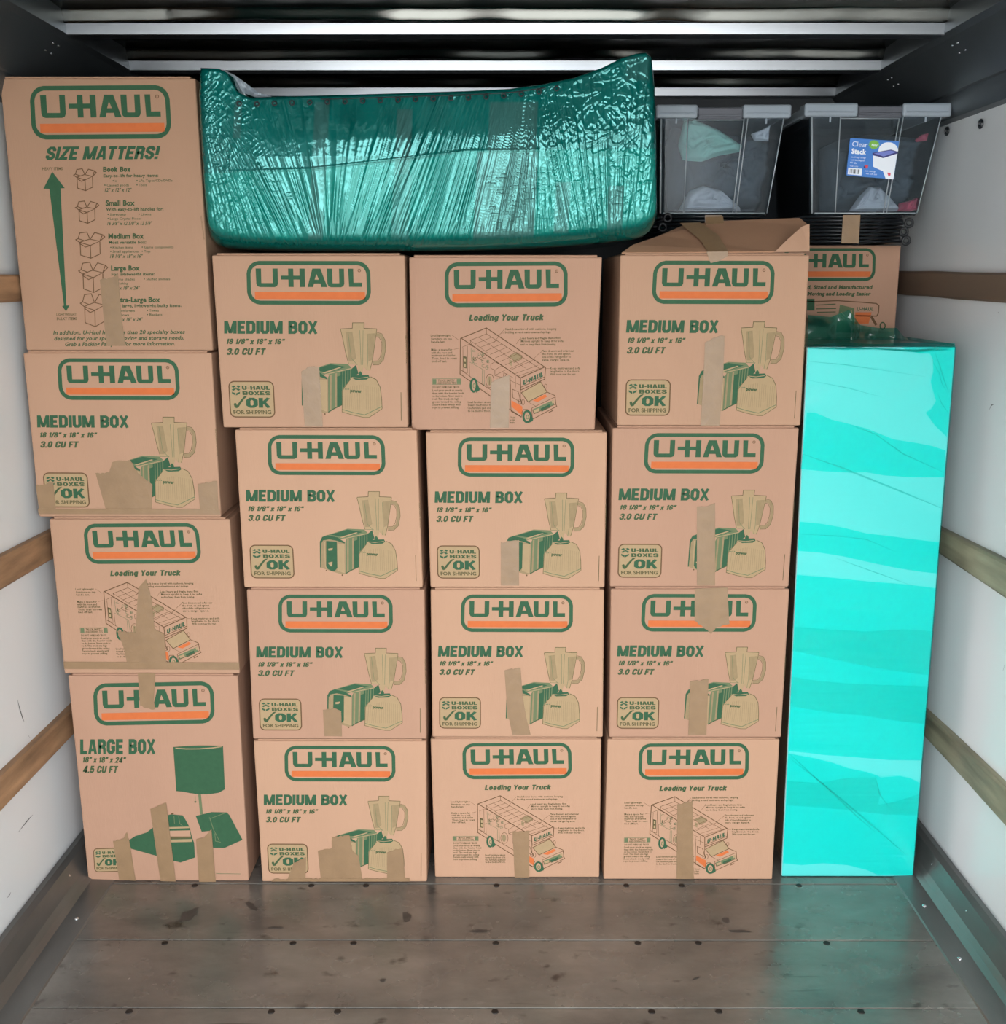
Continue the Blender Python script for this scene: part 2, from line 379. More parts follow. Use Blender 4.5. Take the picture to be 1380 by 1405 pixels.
# ------------------------------------------------------------------ flat print on cartons
_glyph = {}
def glyphs(s, weight, res=3):
    k = (s, weight, res)
    if k not in _glyph:
        cu = bpy.data.curves.new('t', 'FONT'); cu.body = s; cu.size = 1; cu.offset = weight; cu.resolution_u = res
        cu.dimensions = '2D'; cu.fill_mode = 'BOTH'; cu.space_character = 1+weight*1.2
        o = bpy.data.objects.new('t', cu); COL.objects.link(o); bpy.context.view_layer.update()
        me = bpy.data.meshes.new_from_object(o.evaluated_get(bpy.context.evaluated_depsgraph_get()))
        v = np.array([x.co[:2] for x in me.vertices]) if len(me.vertices) else np.zeros((0, 2))
        f = [tuple(p.vertices) for p in me.polygons]
        bpy.data.objects.remove(o); bpy.data.curves.remove(cu); bpy.data.meshes.remove(me)
        _glyph[k] = (v, f)
    return _glyph[k]
CAPH = glyphs('H', 0)[0][:, 1].max()
# heavy condensed block letters for the headings: centre lines, cap height 1
def _ring(w, h=1., a=.1, r=.16):
    return ([(a, a+r), (a, h-a-r), (a+r*.8, h-a), (w-a-r*.8, h-a), (w-a, h-a-r), (w-a, a+r), (w-a-r*.8, a), (a+r*.8, a)], 1)
BLOCK = {
 'A': (.62, [([(.09, 0), (.25, .91), (.37, .91), (.53, 0)], 0), ([(.18, .28), (.44, .28)], 0)]),
 'B': (.58, [([(.1, .1), (.1, .9), (.36, .9), (.46, .82), (.46, .62), (.38, .52), (.1, .52)], 0), ([(.3, .52), (.38, .52), (.48, .42), (.48, .2), (.38, .1), (.1, .1), (.1, .5)], 0)]),
 'C': (.58, [([(.48, .62), (.48, .76), (.38, .9), (.2, .9), (.1, .76), (.1, .24), (.2, .1), (.38, .1), (.48, .24), (.48, .38)], 0)]),
 'D': (.58, [([(.1, .1), (.1, .9), (.36, .9), (.48, .76), (.48, .24), (.36, .1)], 1)]),
 'E': (.52, [([(.5, .9), (.1, .9), (.1, .1), (.5, .1)], 0), ([(.1, .51), (.45, .51)], 0)]),
 'F': (.5, [([(.48, .9), (.1, .9), (.1, 0)], 0), ([(.1, .49), (.43, .49)], 0)]),
 'G': (.58, [([(.48, .66), (.48, .76), (.38, .9), (.2, .9), (.1, .76), (.1, .24), (.2, .1), (.34, .1), (.48, .24), (.48, .46), (.3, .46)], 0)]),
 'H': (.58, [([(.1, 0), (.1, 1)], 0), ([(.48, 0), (.48, 1)], 0), ([(.1, .51), (.48, .51)], 0)]),
 'I': (.2, [([(.1, 0), (.1, 1)], 0)]),
 'K': (.6, [([(.1, 0), (.1, 1)], 0), ([(.14, .36), (.5, 1)], 0), ([(.26, .58), (.51, 0)], 0)]),
 'L': (.5, [([(.1, 1), (.1, .1), (.48, .1)], 0)]),
 'M': (.8, [([(.1, 0), (.1, 1)], 0), ([(.7, 0), (.7, 1)], 0), ([(.14, .98), (.36, .12), (.44, .12), (.66, .98)], 0)]),
 'N': (.6, [([(.1, 0), (.1, 1)], 0), ([(.5, 0), (.5, 1)], 0), ([(.12, .98), (.48, .02)], 0)]),
 'O': (.58, [_ring(.58)]),
 'P': (.56, [([(.1, 0), (.1, .9), (.36, .9), (.46, .8), (.46, .54), (.36, .44), (.1, .44)], 0)]),
 'R': (.58, [([(.1, 0), (.1, .9), (.36, .9), (.46, .8), (.46, .6), (.36, .5), (.1, .5)], 0), ([(.36, .5), (.46, .38), (.48, 0)], 0)]),
 'S': (.58, [([(.48, .66), (.48, .78), (.38, .9), (.2, .9), (.1, .8), (.1, .64), (.2, .55), (.38, .46), (.48, .36), (.48, .2), (.38, .1), (.2, .1), (.1, .22), (.1, .34)], 0)]),
 'T': (.54, [([(0, .9), (.54, .9)], 0), ([(.27, 0), (.27, .9)], 0)]),
 'U': (.58, [([(.1, 1), (.1, .24), (.2, .1), (.38, .1), (.48, .24), (.48, 1)], 0)]),
 'X': (.58, [([(.07, 0), (.51, 1)], 0), ([(.07, 1), (.51, 0)], 0)]),
 'Y': (.58, [([(.07, 1), (.29, .45), (.51, 1)], 0), ([(.29, 0), (.29, .5)], 0)]),
 'Z': (.54, [([(.04, .9), (.46, .9), (.08, .1), (.5, .1)], 0)]),
 '!': (.22, [([(.12, .3), (.12, 1)], 0), ([(.12, 0), (.12, .2)], 0)]),
 '1': (.32, [([(.2, 0), (.2, 1)], 0), ([(.2, .84), (.04, .7)], 0)]),
 '0': (.54, [_ring(.54)]), '8': (.54, [_ring(.54, .6, .1, .12), ([(x, y+.42) for x, y in _ring(.54, .58, .1, .12)[0]], 1)]),
 '3': (.54, [([(.1, .68), (.1, .78), (.2, .9), (.34, .9), (.44, .8), (.44, .62), (.34, .52), (.22, .52)], 0), ([(.22, .52), (.34, .52), (.44, .42), (.44, .2), (.34, .1), (.2, .1), (.1, .22), (.1, .34)], 0)]),
 '2': (.54, [([(.1, .66), (.1, .78), (.2, .9), (.34, .9), (.44, .78), (.44, .6), (.12, .1), (.5, .1)], 0)]),
 '4': (.56, [([(.38, 0), (.38, .9), (.32, .9), (.08, .3), (.08, .24), (.54, .24)], 0)]),
 '5': (.54, [([(.46, .9), (.12, .9), (.11, .54), (.34, .6), (.44, .5), (.44, .22), (.34, .1), (.2, .1), (.1, .22), (.1, .32)], 0)]),
 '6': (.54, [_ring(.54, .6, .1, .12), ([(.1, .3), (.1, .76), (.2, .9), (.34, .9), (.44, .78), (.44, .7)], 0)]),
 'x': (.46, [([(.05, 0), (.41, .72)], 0), ([(.05, .72), (.41, 0)], 0)]),
 '"': (.34, [([(.1, .66), (.12, 1)], 0), ([(.26, .66), (.28, 1)], 0)]), '/': (.3, [([(.02, 0), (.28, 1)], 0)]), '.': (.2, [([(.1, 0), (.1, .2)], 0)]), '-': (.34, [([(.04, .42), (.3, .42)], 0)]),
 'o': (.5, [_ring(.5, .76, .1, .13)]), 'c': (.48, [([(.39, .48), (.39, .56), (.3, .66), (.2, .66), (.1, .54), (.1, .22), (.2, .1), (.3, .1), (.39, .2), (.39, .29)], 0)]),
 'a': (.5, [([(.12, .52), (.16, .62), (.22, .66), (.3, .66), (.38, .56), (.38, 0)], 0), ([(.38, .4), (.2, .36), (.1, .27), (.1, .18), (.18, .09), (.26, .09), (.38, .2)], 0)]),
 'd': (.5, [([(.4, 0), (.4, 1)], 0), ([(.4, .66), (.2, .66), (.1, .54), (.1, .22), (.2, .1), (.4, .1)], 0)]),
 'g': (.5, [([(.4, .76), (.4, -.04), (.3, -.14), (.12, -.14)], 0), ([(.4, .66), (.2, .66), (.1, .54), (.1, .22), (.2, .1), (.4, .1)], 0)]),
 'i': (.2, [([(.1, 0), (.1, .76)], 0), ([(.1, .86), (.1, 1.02)], 0)]), 'n': (.5, [([(.1, 0), (.1, .76)], 0), ([(.1, .66), (.3, .66), (.4, .54), (.4, 0)], 0)]),
 'u': (.5, [([(.4, 0), (.4, .76)], 0), ([(.1, .76), (.1, .22), (.2, .1), (.4, .1)], 0)]), 'r': (.38, [([(.1, 0), (.1, .76)], 0), ([(.1, .56), (.2, .66), (.36, .66)], 0)]),
 'k': (.5, [([(.1, 0), (.1, 1)], 0), ([(.14, .28), (.42, .76)], 0), ([(.22, .42), (.44, 0)], 0)]), ' ': (.26, [])}
def stroke(pts, w, closed):
    P = [Vector(p) for p in pts]; n = len(P); A_, B_ = [], []
    for i, p in enumerate(P):
        a = P[i-1] if (i or closed) else p; b = P[(i+1) % n] if (i < n-1 or closed) else p
        d1 = (p-a).normalized() if (p-a).length > 1e-9 else (b-p).normalized()
        d2 = (b-p).normalized() if (b-p).length > 1e-9 else d1
        t = d1+d2; t = t.normalized() if t.length > 1e-3 else d1
        nn = Vector((-t.y, t.x)); k = 1/max(.5, abs(nn.dot(Vector((-d1.y, d1.x)))))
        A_.append(p+nn*w/2*k); B_.append(p-nn*w/2*k)
    return A_+B_, [(i, (i+1) % n, n+(i+1) % n, n+i) for i in range(n if closed else n-1)]
def block_glyphs(s, t=.225, track=.07):
    k = ('block', s, t)
    if k not in _glyph:
        vs, fs, x = [], [], 0
        for ch in s:
            w, st_ = BLOCK[ch]
            for kz, (pts, cl_) in enumerate(st_):
                tt = t*.85 if ch in 'MNKXABR' and len(pts) > 1 and pts[0][0] != pts[1][0] and pts[0][1] != pts[1][1] else t
                v, f = stroke(pts, tt, bool(cl_)); n = len(vs); vs += [(p.x+x, p.y, kz) for p in v]; fs += [tuple(n+i for i in q) for q in f]
            x += w+track
        _glyph[k] = (np.array(vs), fs)
    return _glyph[k]

def inv_bilinear(q, x, y):
    """q = TL, TR, BR, BL in photo pixels -> (u, v)"""
    u = v = .5
    (ax, ay), (bx_, by), (cx, cy), (dx, dy) = q
    for _ in range(12):
        X_ = (1-u)*(1-v)*ax+u*(1-v)*bx_+u*v*cx+(1-u)*v*dx; Y_ = (1-u)*(1-v)*ay+u*(1-v)*by+u*v*cy+(1-u)*v*dy
        xu = (1-v)*(bx_-ax)+v*(cx-dx); xv = (1-u)*(dx-ax)+u*(cx-bx_); yu = (1-v)*(by-ay)+v*(cy-dy); yv = (1-u)*(dy-ay)+u*(cy-by)
        D = xu*yv-xv*yu; ex, ey = x-X_, y-Y_
        u += (ex*yv-ey*xv)/D; v += (ey*xu-ex*yu)/D
    return u, v

class Art:
    """flat artwork, drawn in the pixel frame of one close view and kept as (u, v) on the carton's face"""
    def __init__(s): s.parts = {}; s.w = .003
    def view(s, quad, ox=0, oy=0, sc=1): s.q = quad; s.o = (ox, oy, sc); return s
    def uv(s, p): ox, oy, sc = s.o; return inv_bilinear(s.q, ox+p[0]/sc, oy+p[1]/sc)
    def add(s, part, mat, vs, fs, layer):
        dz = [p[2]*.3 if len(p) > 2 else 0 for p in vs]; vs = [s.uv(p) for p in vs]
        d = s.parts.setdefault(part, dict(v=[], f=[], m=[]))
        n = len(d['v']); d['v'] += [(u, v, layer+z) for (u, v), z in zip(vs, dz)]
        d['f'] += [tuple(n+i for i in f) for f in fs]; d['m'] += [mat]*len(fs)
    def poly(s, part, mat, pts, layer=1): s.add(part, mat, pts, [tuple(range(len(pts)))], layer)
    def rect(s, part, mat, x0, y0, x1, y1, layer=1): s.poly(part, mat, [(x0, y0), (x1, y0), (x1, y1), (x0, y1)], layer)
    def line(s, part, mat, pts, w, layer=2, closed=False):
        P = [Vector(p) for p in pts]; n = len(P); L_, R_ = [], []
        for i, p in enumerate(P):
            a = P[i-1] if (i or closed) else p; b = P[(i+1) % n] if (i < n-1 or closed) else p
            d1 = (p-a).normalized() if (p-a).length > 1e-6 else (b-p).normalized()
            d2 = (b-p).normalized() if (b-p).length > 1e-6 else d1
            t = (d1+d2); t = t.normalized() if t.length > 1e-3 else d1
            nn = Vector((-t.y, t.x)); k = 1/max(.5, abs(nn.dot(Vector((-d1.y, d1.x)))))
            L_.append(p+nn*w/2*k); R_.append(p-nn*w/2*k)
        fs = [(i, (i+1) % n, n+(i+1) % n, n+i) for i in range(n if closed else n-1)]
        s.add(part, mat, L_+R_, fs, layer)
    def rrect(s, part, mat, c, w, r, layer=1, fill=None):
        """rounded frame through four corners"""
        C = [Vector(p) for p in c]; pts = []
        for i in range(4):
            p = C[i]; a = (C[i-1]-p).normalized(); b = (C[(i+1) % 4]-p).normalized()
            for k in range(7):
                t = k/6; q0, q2 = p+a*r, p+b*r; pts.append((1-t)**2*q0+2*t*(1-t)*(p+(a+b)*r*.12)+t*t*q2)
        if fill: s.poly(part, fill, pts, layer-.5)
        s.line(part, mat, pts, w, layer, True)
    def ell(s, part, mat, cx, cy, rx, ry, w=None, layer=2, a0=0, a1=360, n=20, rot=0):
        pts = []
        for k in range(n+(0 if a1-a0 == 360 else 1)):
            a = math.radians(a0+(a1-a0)*k/n); u, v = rx*math.cos(a), ry*math.sin(a)
            pts.append((cx+u*math.cos(rot)-v*math.sin(rot), cy+u*math.sin(rot)+v*math.cos(rot)))
        if w: s.line(part, mat, pts, w, layer, a1-a0 == 360)
        else: s.poly(part, mat, pts, layer)
    def text3(s, part, mat, txt, bl, br, tl, weight=0, slant=0, layer=3, res=3):
        blk = weight >= .04 and all(ch in BLOCK for ch in txt)
        v, f = block_glyphs(txt) if blk else glyphs(txt, weight, res); x0, x1 = v[:, 0].min(), v[:, 0].max(); caph = 1. if blk else CAPH
        bl, br, tl = Vector(bl), Vector(br), Vector(tl); wl_ = (br-bl).length; h_ = (tl-bl).length
        pts = []
        for row in v:
            x, y = row[0], row[1]; b = y/caph; a = (x-x0)/(x1-x0)*(1-slant*h_/wl_)+slant*b*h_/wl_
            q = bl+(br-bl)*a+(tl-bl)*b; pts.append((q.x, q.y, row[2] if len(row) > 2 else 0))
        s.add(part, mat, pts, f, layer)
    def text(s, part, mat, txt, x0, y0, x1, y1, weight=0, slant=0, layer=3, dy=0, res=3):
        """cap top y0, baseline y1; dy = drop of the right end"""
        s.text3(part, mat, txt, (x0, y1), (x1, y1+dy), (x0, y0), weight, slant, layer, res)

MED_Q = [(290.1, 347.7), (555, 347.1), (559.6, 586.6), (306.4, 587.5)]
MED3_Q = [(321.9, 586.8), (571.7, 587.5), (580, 805), (335, 805.3)]
LOAD_Q = [(561, 349), (826, 351), (816, 588), (564.5, 586.5)]
XL_Q = [(-1.4, 103.7), (267.6, 105.6), (291.8, 475.7), (35.6, 474)]
LARGE_Q = [(92.5, 922.5), (326, 927), (341.5, 1212.5), (121, 1207)]

def logo(a, x0, y0, x1, y1, sk=0, part='printed_logo'):
    """maker's frame and lettering between outer corners; sk = shift of the bottom edge to the right"""
    W_, H_ = x1-x0, y1-y0
    def p(u, v): return (x0+u*W_+sk*v, y0+v*H_)
    g = M['green']; w = .032*W_; e = w/2/W_; ev = w/2/H_
    a.rrect(part, g, [p(e, ev), p(1-e, ev), p(1-e, 1-ev), p(e, 1-ev)], w, .085*W_, 1)
    a.poly(part, M['orange'], [p(.062, .705), p(.952, .705), p(.952, .872), p(.062, .872)], 1)
    def q(pts): a.poly(part, g, [p((x-285)/842, (y-90)/290) for x, y in pts], 1)
    q([(347, 140), (384, 140), (384, 236), (462, 236), (462, 140), (497, 140), (497, 240), (490, 256), (474, 263), (372, 263), (356, 256), (349, 238)])
    q([(517, 187), (568, 187), (568, 140), (603, 140), (603, 187), (645, 187), (645, 140), (681, 140), (681, 262), (645, 262), (645, 213), (603, 213), (603, 262), (568, 262), (568, 213), (517, 213)])
    q([(697, 262), (733, 140), (788, 140), (832, 262), (792, 262), (784, 240), (745, 240), (738, 262)][:0] or [(697, 262), (733, 140), (760, 140), (760, 176), (747, 213), (760, 213), (760, 238), (742, 238), (735, 262)])
    q([(760, 140), (788, 140), (832, 262), (792, 262), (785, 238), (760, 238), (760, 213), (776, 213), (760, 176)])
    q([(831, 140), (868, 140), (868, 236), (914, 236), (914, 140), (948, 140), (948, 240), (941, 256), (925, 263), (856, 263), (840, 256), (833, 240)])
    q([(976, 140), (1011, 140), (1011, 232), (1068, 232), (1068, 260), (980, 260)])
    c = p((1052-285)/842, (152-90)/290); a.ell(part, M['brown'], *c, .011*W_, .011*W_, .0045*W_, 1, n=12)
    a.text(part, M['brown'], 'R', c[0]-.004*W_, c[1]-.005*W_, c[0]+.004*W_, c[1]+.005*W_, .0, layer=1.2)

def badge(a, ox, oy, sc_, full=True):
    """shipping approval stamp, traced from a 13.8x view"""
    def P(x, y): return (ox+x*sc_, oy+y*sc_)
    pt = 'printed_stamp'
    a.rrect(pt, M['brown'], [P(190, 310), P(1030, 310), P(1065, 1000), P(230, 1000)], 22*sc_, 95*sc_, 1, fill=M['tan'])
    def T(t, x0, y0, x1, y1, m, w): a.text3(pt, m, t, P(x0, y1), P(x1, y1), P(x0-8, y0), w, 0, 2)
    T('U-HAUL', 445, 395, 975, 470, M['dgreen'], .045); T('BOXES', 455, 500, 985, 572, M['dgreen'], .045)
    T('OK', 525, 628, 985, 818, M['green'], .06); T('FOR SHIPPING', 285, 868, 1000, 938, M['olive'], .035)
    a.poly(pt, M['dgreen'], [P(285, 745), P(310, 725), P(335, 735), P(345, 770), P(420, 670), P(480, 600), P(550, 585), P(480, 655), P(420, 740), P(370, 820), P(330, 828), P(300, 800)], 2)
    # open carton emblem
    for z in ([(240, 415), (285, 388), (325, 405), (280, 432)], [(330, 400), (370, 385), (410, 412), (375, 432)], [(245, 470), (290, 445), (325, 462), (280, 490)], [(330, 460), (370, 445), (410, 470), (375, 490)],
              [(250, 510), (322, 540), (322, 582), (255, 545)], [(332, 540), (405, 508), (400, 545), (332, 582)], [(290, 440), (325, 428), (365, 440), (328, 458)]):
        a.poly(pt, M['green'], [P(*q) for q in z], 2)

def medium_art():
    a = Art(); a.view(MED_Q, 280, 340, 4.929)
    logo(a, 285, 88, 1122, 378, 8)
    pt = 'printed_heading'
    a.text(pt, M['green'], 'MEDIUM BOX', 135, 488, 766, 573, .055, layer=1)
    a.text('printed_size', M['dgreen'], '18 1/8" x 18" x 16"', 146, 608, 548, 644, .05, .25, 1)
    a.text('printed_volume', M['dgreen'], '3.0 CU FT', 150, 672, 418, 717, .05, .22, 1)
    a.view(MED_Q, 300, 500, 13.8); badge(a, 0, 0, 1)
    a.view(MED_Q, 280, 340, 4.929)
    a.line('printed_edge_line', M['olive'], [(1331, 970), (1333, 1165)], 4, 1)
    a.text3('printed_edge_text', M['olive'], 'RECYCLED CORRUGATED', (1372, 770), (1368, 580), (1366, 770), .02, 0, 1)
    # picture: toaster and blender
    a.view(MED3_Q, 430, 660, 9.2); pt = 'printed_picture'; G, T1, T2, MD, O = M['green'], M['tan'], M['tan2'], M['mid'], M['olive']
    # toaster side and top
    a.poly(pt, M['mid'], [(400, 750), (420, 705), (690, 640), (740, 600), (765, 690), (690, 770), (600, 850), (572, 920), (572, 1070), (405, 1150)], 1)
    for i, x in enumerate(range(425, 690, 32)):
        t = (x-400)/330; yb = 1150-(x-400)*.47; yb = min(yb, 1150) if x < 570 else 880-(x-572)*.95
        a.poly(pt, G if i > 3 else (M['mid'] if i % 2 else T2), [(x, 722-t*85), (x+20, 717-t*85), (x+20, yb-8), (x, yb)], 1.3)
    a.poly(pt, G, [(510, 735), (575, 715), (572, 1060), (515, 1090)], 1.5)
    a.poly(pt, MD, [(180, 660), (430, 580), (640, 590), (690, 640), (420, 710), (150, 720), (85, 745), (110, 690)], 1.6)
    a.poly(pt, G, [(215, 655), (430, 592), (620, 622), (400, 690)], 1.8)
    a.poly(pt, T1, [(330, 690), (540, 625), (560, 632), (365, 698)], 2); a.line(pt, T1, [(365, 712), (690, 638)], 9, 2)
    a.poly(pt, G, [(690, 640), (740, 598), (770, 700), (690, 760), (680, 690)], 1.9)
    a.poly(pt, T2, [(80, 745), (110, 690), (165, 665), (300, 690), (395, 755), (402, 1155), (365, 1168), (200, 1115), (85, 1075)], 1.7)
    a.poly(pt, G, [(80, 745), (110, 685), (170, 662), (300, 690), (395, 750), (395, 770), (300, 735), (200, 715), (120, 730), (98, 770), (98, 1075), (85, 1075)], 1.9)
    a.poly(pt, T1, [(300, 770), (390, 770), (396, 1150), (300, 1115)], 1.8)
    a.poly(pt, G, [(160, 735), (295, 745), (302, 1080), (270, 1120), (230, 1122), (180, 1095), (160, 1060)], 2)
    a.line(pt, M['tan'], [(140, 745), (150, 1060), (175, 1105)], 10, 2.1)
    a.poly(pt, T1, [(185, 835), (245, 825), (235, 855), (190, 860)], 2.3); a.poly(pt, T1, [(180, 1015), (240, 1000), (235, 1060), (215, 1060)], 2.3)
    a.line(pt, M['dgreen'], [(405, 1155), (480, 1110), (572, 1066)], 12, 2)
    a.ell(pt, M['brown'], 365, 1175, 10, 9); a.ell(pt, M['brown'], 163, 1115, 9, 8)
    # blender jar
    a.poly(pt, T1, [(550, 185), (985, 185), (965, 340), (935, 560), (915, 665), (870, 665), (830, 620), (815, 700), (770, 700), (755, 600), (650, 590), (560, 250)], 2.2)
    a.poly(pt, T1, [(692, 115), (832, 115), (828, 185), (698, 185)], 2.2)
    a.poly(pt, T2, [(610, 225), (690, 215), (740, 520), (700, 560), (650, 560)], 2.4); a.poly(pt, T2, [(870, 240), (970, 235), (935, 540), (890, 560)], 2.4)
    a.line(pt, O, [(550, 185), (690, 178), (692, 115), (832, 115), (830, 178), (985, 185)], 7, 2.8)
    a.line(pt, O, [(985, 185), (965, 340), (935, 560), (905, 665)], 6, 2.8); a.line(pt, O, [(548, 188), (575, 290), (610, 450), (650, 590)], 6, 2.8)
    for l in ([(780, 200), (800, 600)], [(870, 250), (882, 560), (870, 660)], [(640, 230), (680, 520), (755, 600)], [(820, 200), (820, 600)], [(650, 590), (760, 590)]): a.line(pt, MD, l, 5, 2.7)
    a.line(pt, T2, [(975, 250), (1030, 260), (1068, 320), (1075, 420), (1055, 530), (1010, 575), (940, 580)], 36, 2.3)
    a.line(pt, O, [(985, 225), (1045, 240), (1085, 310), (1095, 420), (1070, 545), (1015, 598), (940, 600)], 5, 2.8)
    a.line(pt, O, [(980, 275), (1015, 285), (1048, 340), (1050, 420), (1030, 510), (1000, 552), (940, 556)], 5, 2.8)
    # blender base
    a.poly(pt, T1, [(680, 745), (915, 735), (985, 770), (1035, 860), (1055, 1000), (1060, 1110), (905, 1215), (840, 1215), (575, 1150), (572, 900), (605, 850), (650, 800)], 2.5)
    for x in range(610, 1040, 26): a.line(pt, T2, [(x+(12 if x < 760 else -8), 830+abs(x-800)*.16), (x, 1120-abs(x-860)*.02)], 4, 2.7)
    a.line(pt, O, [(915, 738), (985, 770), (1035, 860), (1055, 1000), (1062, 1110)], 7, 2.9)
    a.line(pt, O, [(680, 760), (610, 850), (578, 900), (575, 1150), (700, 1185), (840, 1215), (905, 1215), (1062, 1112)], 6, 2.9)
    a.line(pt, MD, [(578, 1120), (700, 1155), (850, 1185), (1060, 1085)], 8, 2.9)
    a.poly(pt, G, [(680, 745), (740, 720), (890, 715), (905, 745), (870, 770), (740, 775)], 2.9); a.line(pt, T1, [(690, 745), (780, 755), (890, 740)], 7, 3)
    a.poly(pt, G, [(770, 700), (790, 670), (815, 700), (815, 735), (770, 735)], 3)
    [a.ell(pt, M['mid'], x_, 882, 7, 7, None, 3, n=8) for x_ in (610, 632, 654)]; a.text(pt, M['dgreen'], 'power', 672, 880, 812, 915, .06, layer=3, dy=10)
    return a

def truck_text(a, small=True):
    pt = 'printed_captions'; B_ = M['olive']
    a.view(LOAD_Q, 560, 340, 4.929)
    def T(t, x0, y, x1, w=.022): a.text(pt, B_, t, x0, y-8, x1, y+6, w, layer=1, res=1)
    T('Stack boxes tiered with cushions, keeping', 655, 536, 1002); T('bedding around mattresses and springs.', 655, 557, 965)
    T('Load heavy and fragile items first', 758, 597, 1030); T('Mirrors upright to keep it for sofas', 762, 617, 1055); T('and to keep them from moving.', 760, 638, 1000)
    T('Place dressers and sofas near', 903, 683, 1122); T('the front, on end against', 905, 703, 1098); T('side of the refrigerator to', 905, 723, 1100); T('save cargo space.', 905, 743, 1092)
    T('Keep mattress and sofa', 960, 800, 1162); T('lengthwise to the doors.', 960, 820, 1160); T('With room near the rear.', 960, 840, 1135)
    T('Load lightweight', 152, 575, 285); T('furniture on top', 155, 597, 296); T('handle last.', 155, 617, 250)
    T('Make a space for', 155, 670, 298); T('with the rope and', 155, 690, 296); T('mattress and tables', 157, 708, 318); T('Then, load in rows', 157, 728, 330); T('tied off last.', 157, 748, 262)
    T('Load furniture about', 403, 1027, 556); T('toward the front of it', 403, 1047, 556); T('Use furniture pads and', 403, 1067, 556); T('to be tied to front.', 403, 1087, 556)
    a.rrect(pt, M['mid'], [(162, 865), (355, 865), (355, 905), (162, 905)], 3, 4, 1)
    a.rect(pt, M['mid'], 165, 868, 190, 902, 1); a.rect(pt, M['mid'], 328, 868, 353, 902, 1)
    T('TRUCK SAFETY', 200, 879, 315, .03); T('AND DRIVING TIPS', 198, 896, 320)
    T('DO NOT OVERLOAD TRUCK', 165, 924, 347, .03)
    for i, (t, x) in enumerate((('Load your truck as evenly', 366), ('than with the heavier loads', 378), ('on the bottom. Never stack to', 368), ('roof. This truck sits high', 342), ('ground toward the ceiling', 358), ('Secure loads evenly with', 353), ('rope to prevent shifting', 340))): T(t, 163, 945+i*19.5, x)
    for x0, t, y in ((690, 'Use pad', 1132), (688, 'on fragile', 1150), (688, 'items', 1168)): T(t, x0, y, x0+34)
    for l in ([(295, 572), (340, 605)], [(308, 668), (343, 660)], [(648, 538), (620, 570), (580, 625)], [(757, 598), (730, 635)], [(905, 685), (870, 712), (820, 765)], [(955, 800), (928, 800)], [(650, 560), (625, 562)]): a.line(pt, M['brown'], l, 2, 1)

